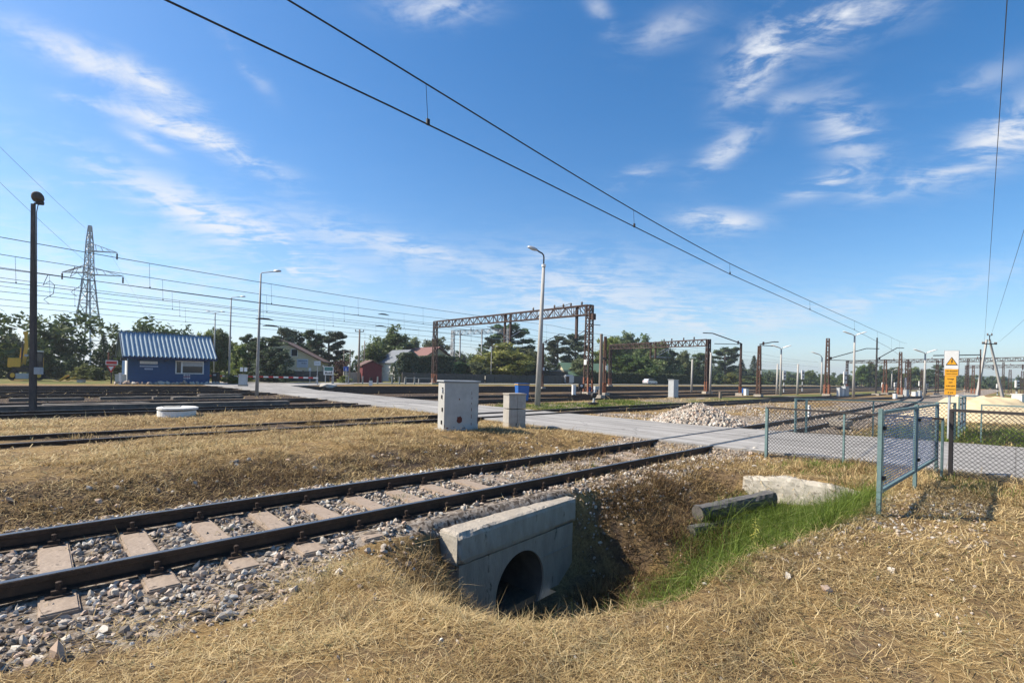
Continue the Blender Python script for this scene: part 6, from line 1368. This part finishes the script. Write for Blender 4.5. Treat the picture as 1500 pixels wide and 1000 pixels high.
# rows of far wood and undergrowth
def wood(name, label, pts, hmin, hmax, n, leaf, m, depth=8., npc=40):
    pts = np.array(pts, float); seg = np.hypot(*np.diff(pts, axis=0).T); cum = np.concatenate([[0], np.cumsum(seg)]); C = []; S = []
    u = RNG.uniform(0, cum[-1], n); x = np.interp(u, cum, pts[:, 0]); y = np.interp(u, cum, pts[:, 1])
    for i in range(n):
        hgt = hmin+(hmax-hmin)*float(fb(u[i]/14, 2, 51))*1.25*RNG.uniform(.75, 1.1); k = 7
        dx_, dy_ = RNG.normal(0, depth*.3), abs(RNG.normal(0, depth*.5))
        for j in range(k): q = (j+.5)/k; r = hgt*.26*math.sin(math.pi*min(1, q*.9+.12)); C.append((x[i]+dx_+RNG.normal(0, r), y[i]+dy_+RNG.normal(0, r), hgt*q)); S.append(hgt*.14)
    V, Q_, t = leafquads(np.array(C), leaf, npc, np.array(S)); o = npmesh(name, V, quads=Q_, m=m, tint=t); return tag(o, label, 'wood', kind='stuff')
def DP(px, D): Y = DY(px, D); return ((px-750)/F*Y, Y)
wood('far_wood', 'dark undergrowth and trees closing the view beyond the side road', [DP(-60, 84), DP(150, 86), DP(330, 90), DP(460, 100), DP(700, 108), DP(900, 100), DP(1010, 96), DP(1090, 95)], 4, 9, 260, .5, M_far, 6, 34)
wood('far_scrub', 'low scrub and bushes along the far edge of the yard', [DP(1000, 78), DP(1080, 78), DP(1130, 80), (160, 235), (210, 250), (270, 260), (330, 290)], 2, 5, 260, .7, M_far, 10, 30)
wood('distant_wood', 'hazy line of distant trees on the right horizon', [(110, 330), (230, 330), (330, 330), (480, 380)], 5, 9, 260, 1.2, M_far, 25, 26)
# low wooded hills on the right
def hillm(name, cx, cy, rx, ry, h, seed):
    nr, na = 24, 72; V = [(0, 0, h)]
    for i in range(1, nr+1):
        for k in range(na): a = 2*math.pi*k/na; q = i/nr; x = math.cos(a)*q; y = math.sin(a)*q; V.append((x*rx, y*ry, h*(1-q*q)**1.3*(.75+.5*float(fb(x*3+2, y*3+seed, seed)))+h*.05*float(vn(x*40, y*40, seed))-4*q))
    T = [(0, 1+k, 1+(k+1) % na) for k in range(na)]; Qd = [(1+i*na+k, 1+(i+1)*na+k, 1+(i+1)*na+(k+1) % na, 1+i*na+(k+1) % na) for i in range(nr-1) for k in range(na)]
    o = npmesh(name, V, tris=T, quads=Qd, m=M_hill, smooth=True); o.location = (cx, cy, 0); o['kind'] = 'structure'
M_hill = mat('wooded_hill', (.05, .085, .035), (.022, .045, .022), rough=.95, scale=.09, bump=1., bscale=.25, detail=10)
hillm('hill', 420, 820, 130, 100, 21, 3); hillm('hill', 1000, 1150, 420, 200, 24, 7)
# weed spike in the ditch and young plants
def weed(label, px, pb_, pt, z, m):
    p = gp(px, pb_, z); h = zat(px, pt, p[1])-z; t = thing('weed', label, 'weed', (p[0], p[1], z)); MB().tube([(0, 0, 0), (.01, .01, h*.5), (-.01, 0, h)], [.006, .005, .002], 6).build('stem', M_weed, t); C = []
    n = 46; V = []; Qd = []; T = []
    for i in range(n):
        q = .12+.86*i/n; a = i*2.4; L_ = .10*(1-.65*q)+.015; el = .5-.7*(i % 3 == 0); d = np.array([math.cos(a)*math.cos(el), math.sin(a)*math.cos(el), math.sin(el)]); s_ = np.array([-math.sin(a), math.cos(a), 0])*L_*.14; b_ = np.array([0, 0, h*q])
        V += [b_, b_+d*L_*.5-s_, b_+d*L_+np.array([0, 0, -L_*.3]), b_+d*L_*.5+s_]; Qd.append((4*i, 4*i+1, 4*i+2, 4*i+3)); T += [RNG.uniform(.5, .95)]*4
    npmesh('leaves', V, quads=Qd, m=m, parent=t, tint=T); return t
M_weed = mat('weed_stem', (.30, .30, .08), rough=.7, scale=9, bump=0)
M_weedleaf = tintmat('weed_leaves', [(0, (.12, .15, .03)), (.6, (.34, .36, .08)), (1, (.48, .40, .10))], rough=.6, trans=.35)
p = gp(1106, 838, -.35); weed('tall yellow-green weed spike rising from the ditch grass', 1106, 836, 756, -.35, M_weedleaf)
# ------------------------------------------------------------------ thin summer haze
hz = MB().box((0, 0, 0), (3200, 3200, 70)).build('haze', bpy.data.materials.new('thin_haze'), loc=(300, 700, 28))
hm = hz.data.materials[0]; N_, L_ = nodes(hm); N_.remove(N_['Principled BSDF']); pv = N_.new('ShaderNodeVolumePrincipled'); pv.inputs['Color'].default_value = (.85, .92, 1, 1); pv.inputs['Density'].default_value = .00033; pv.inputs['Anisotropy'].default_value = .3
L_.new(pv.outputs[0], N_['Material Output'].inputs['Volume']); hz['kind'] = 'stuff'
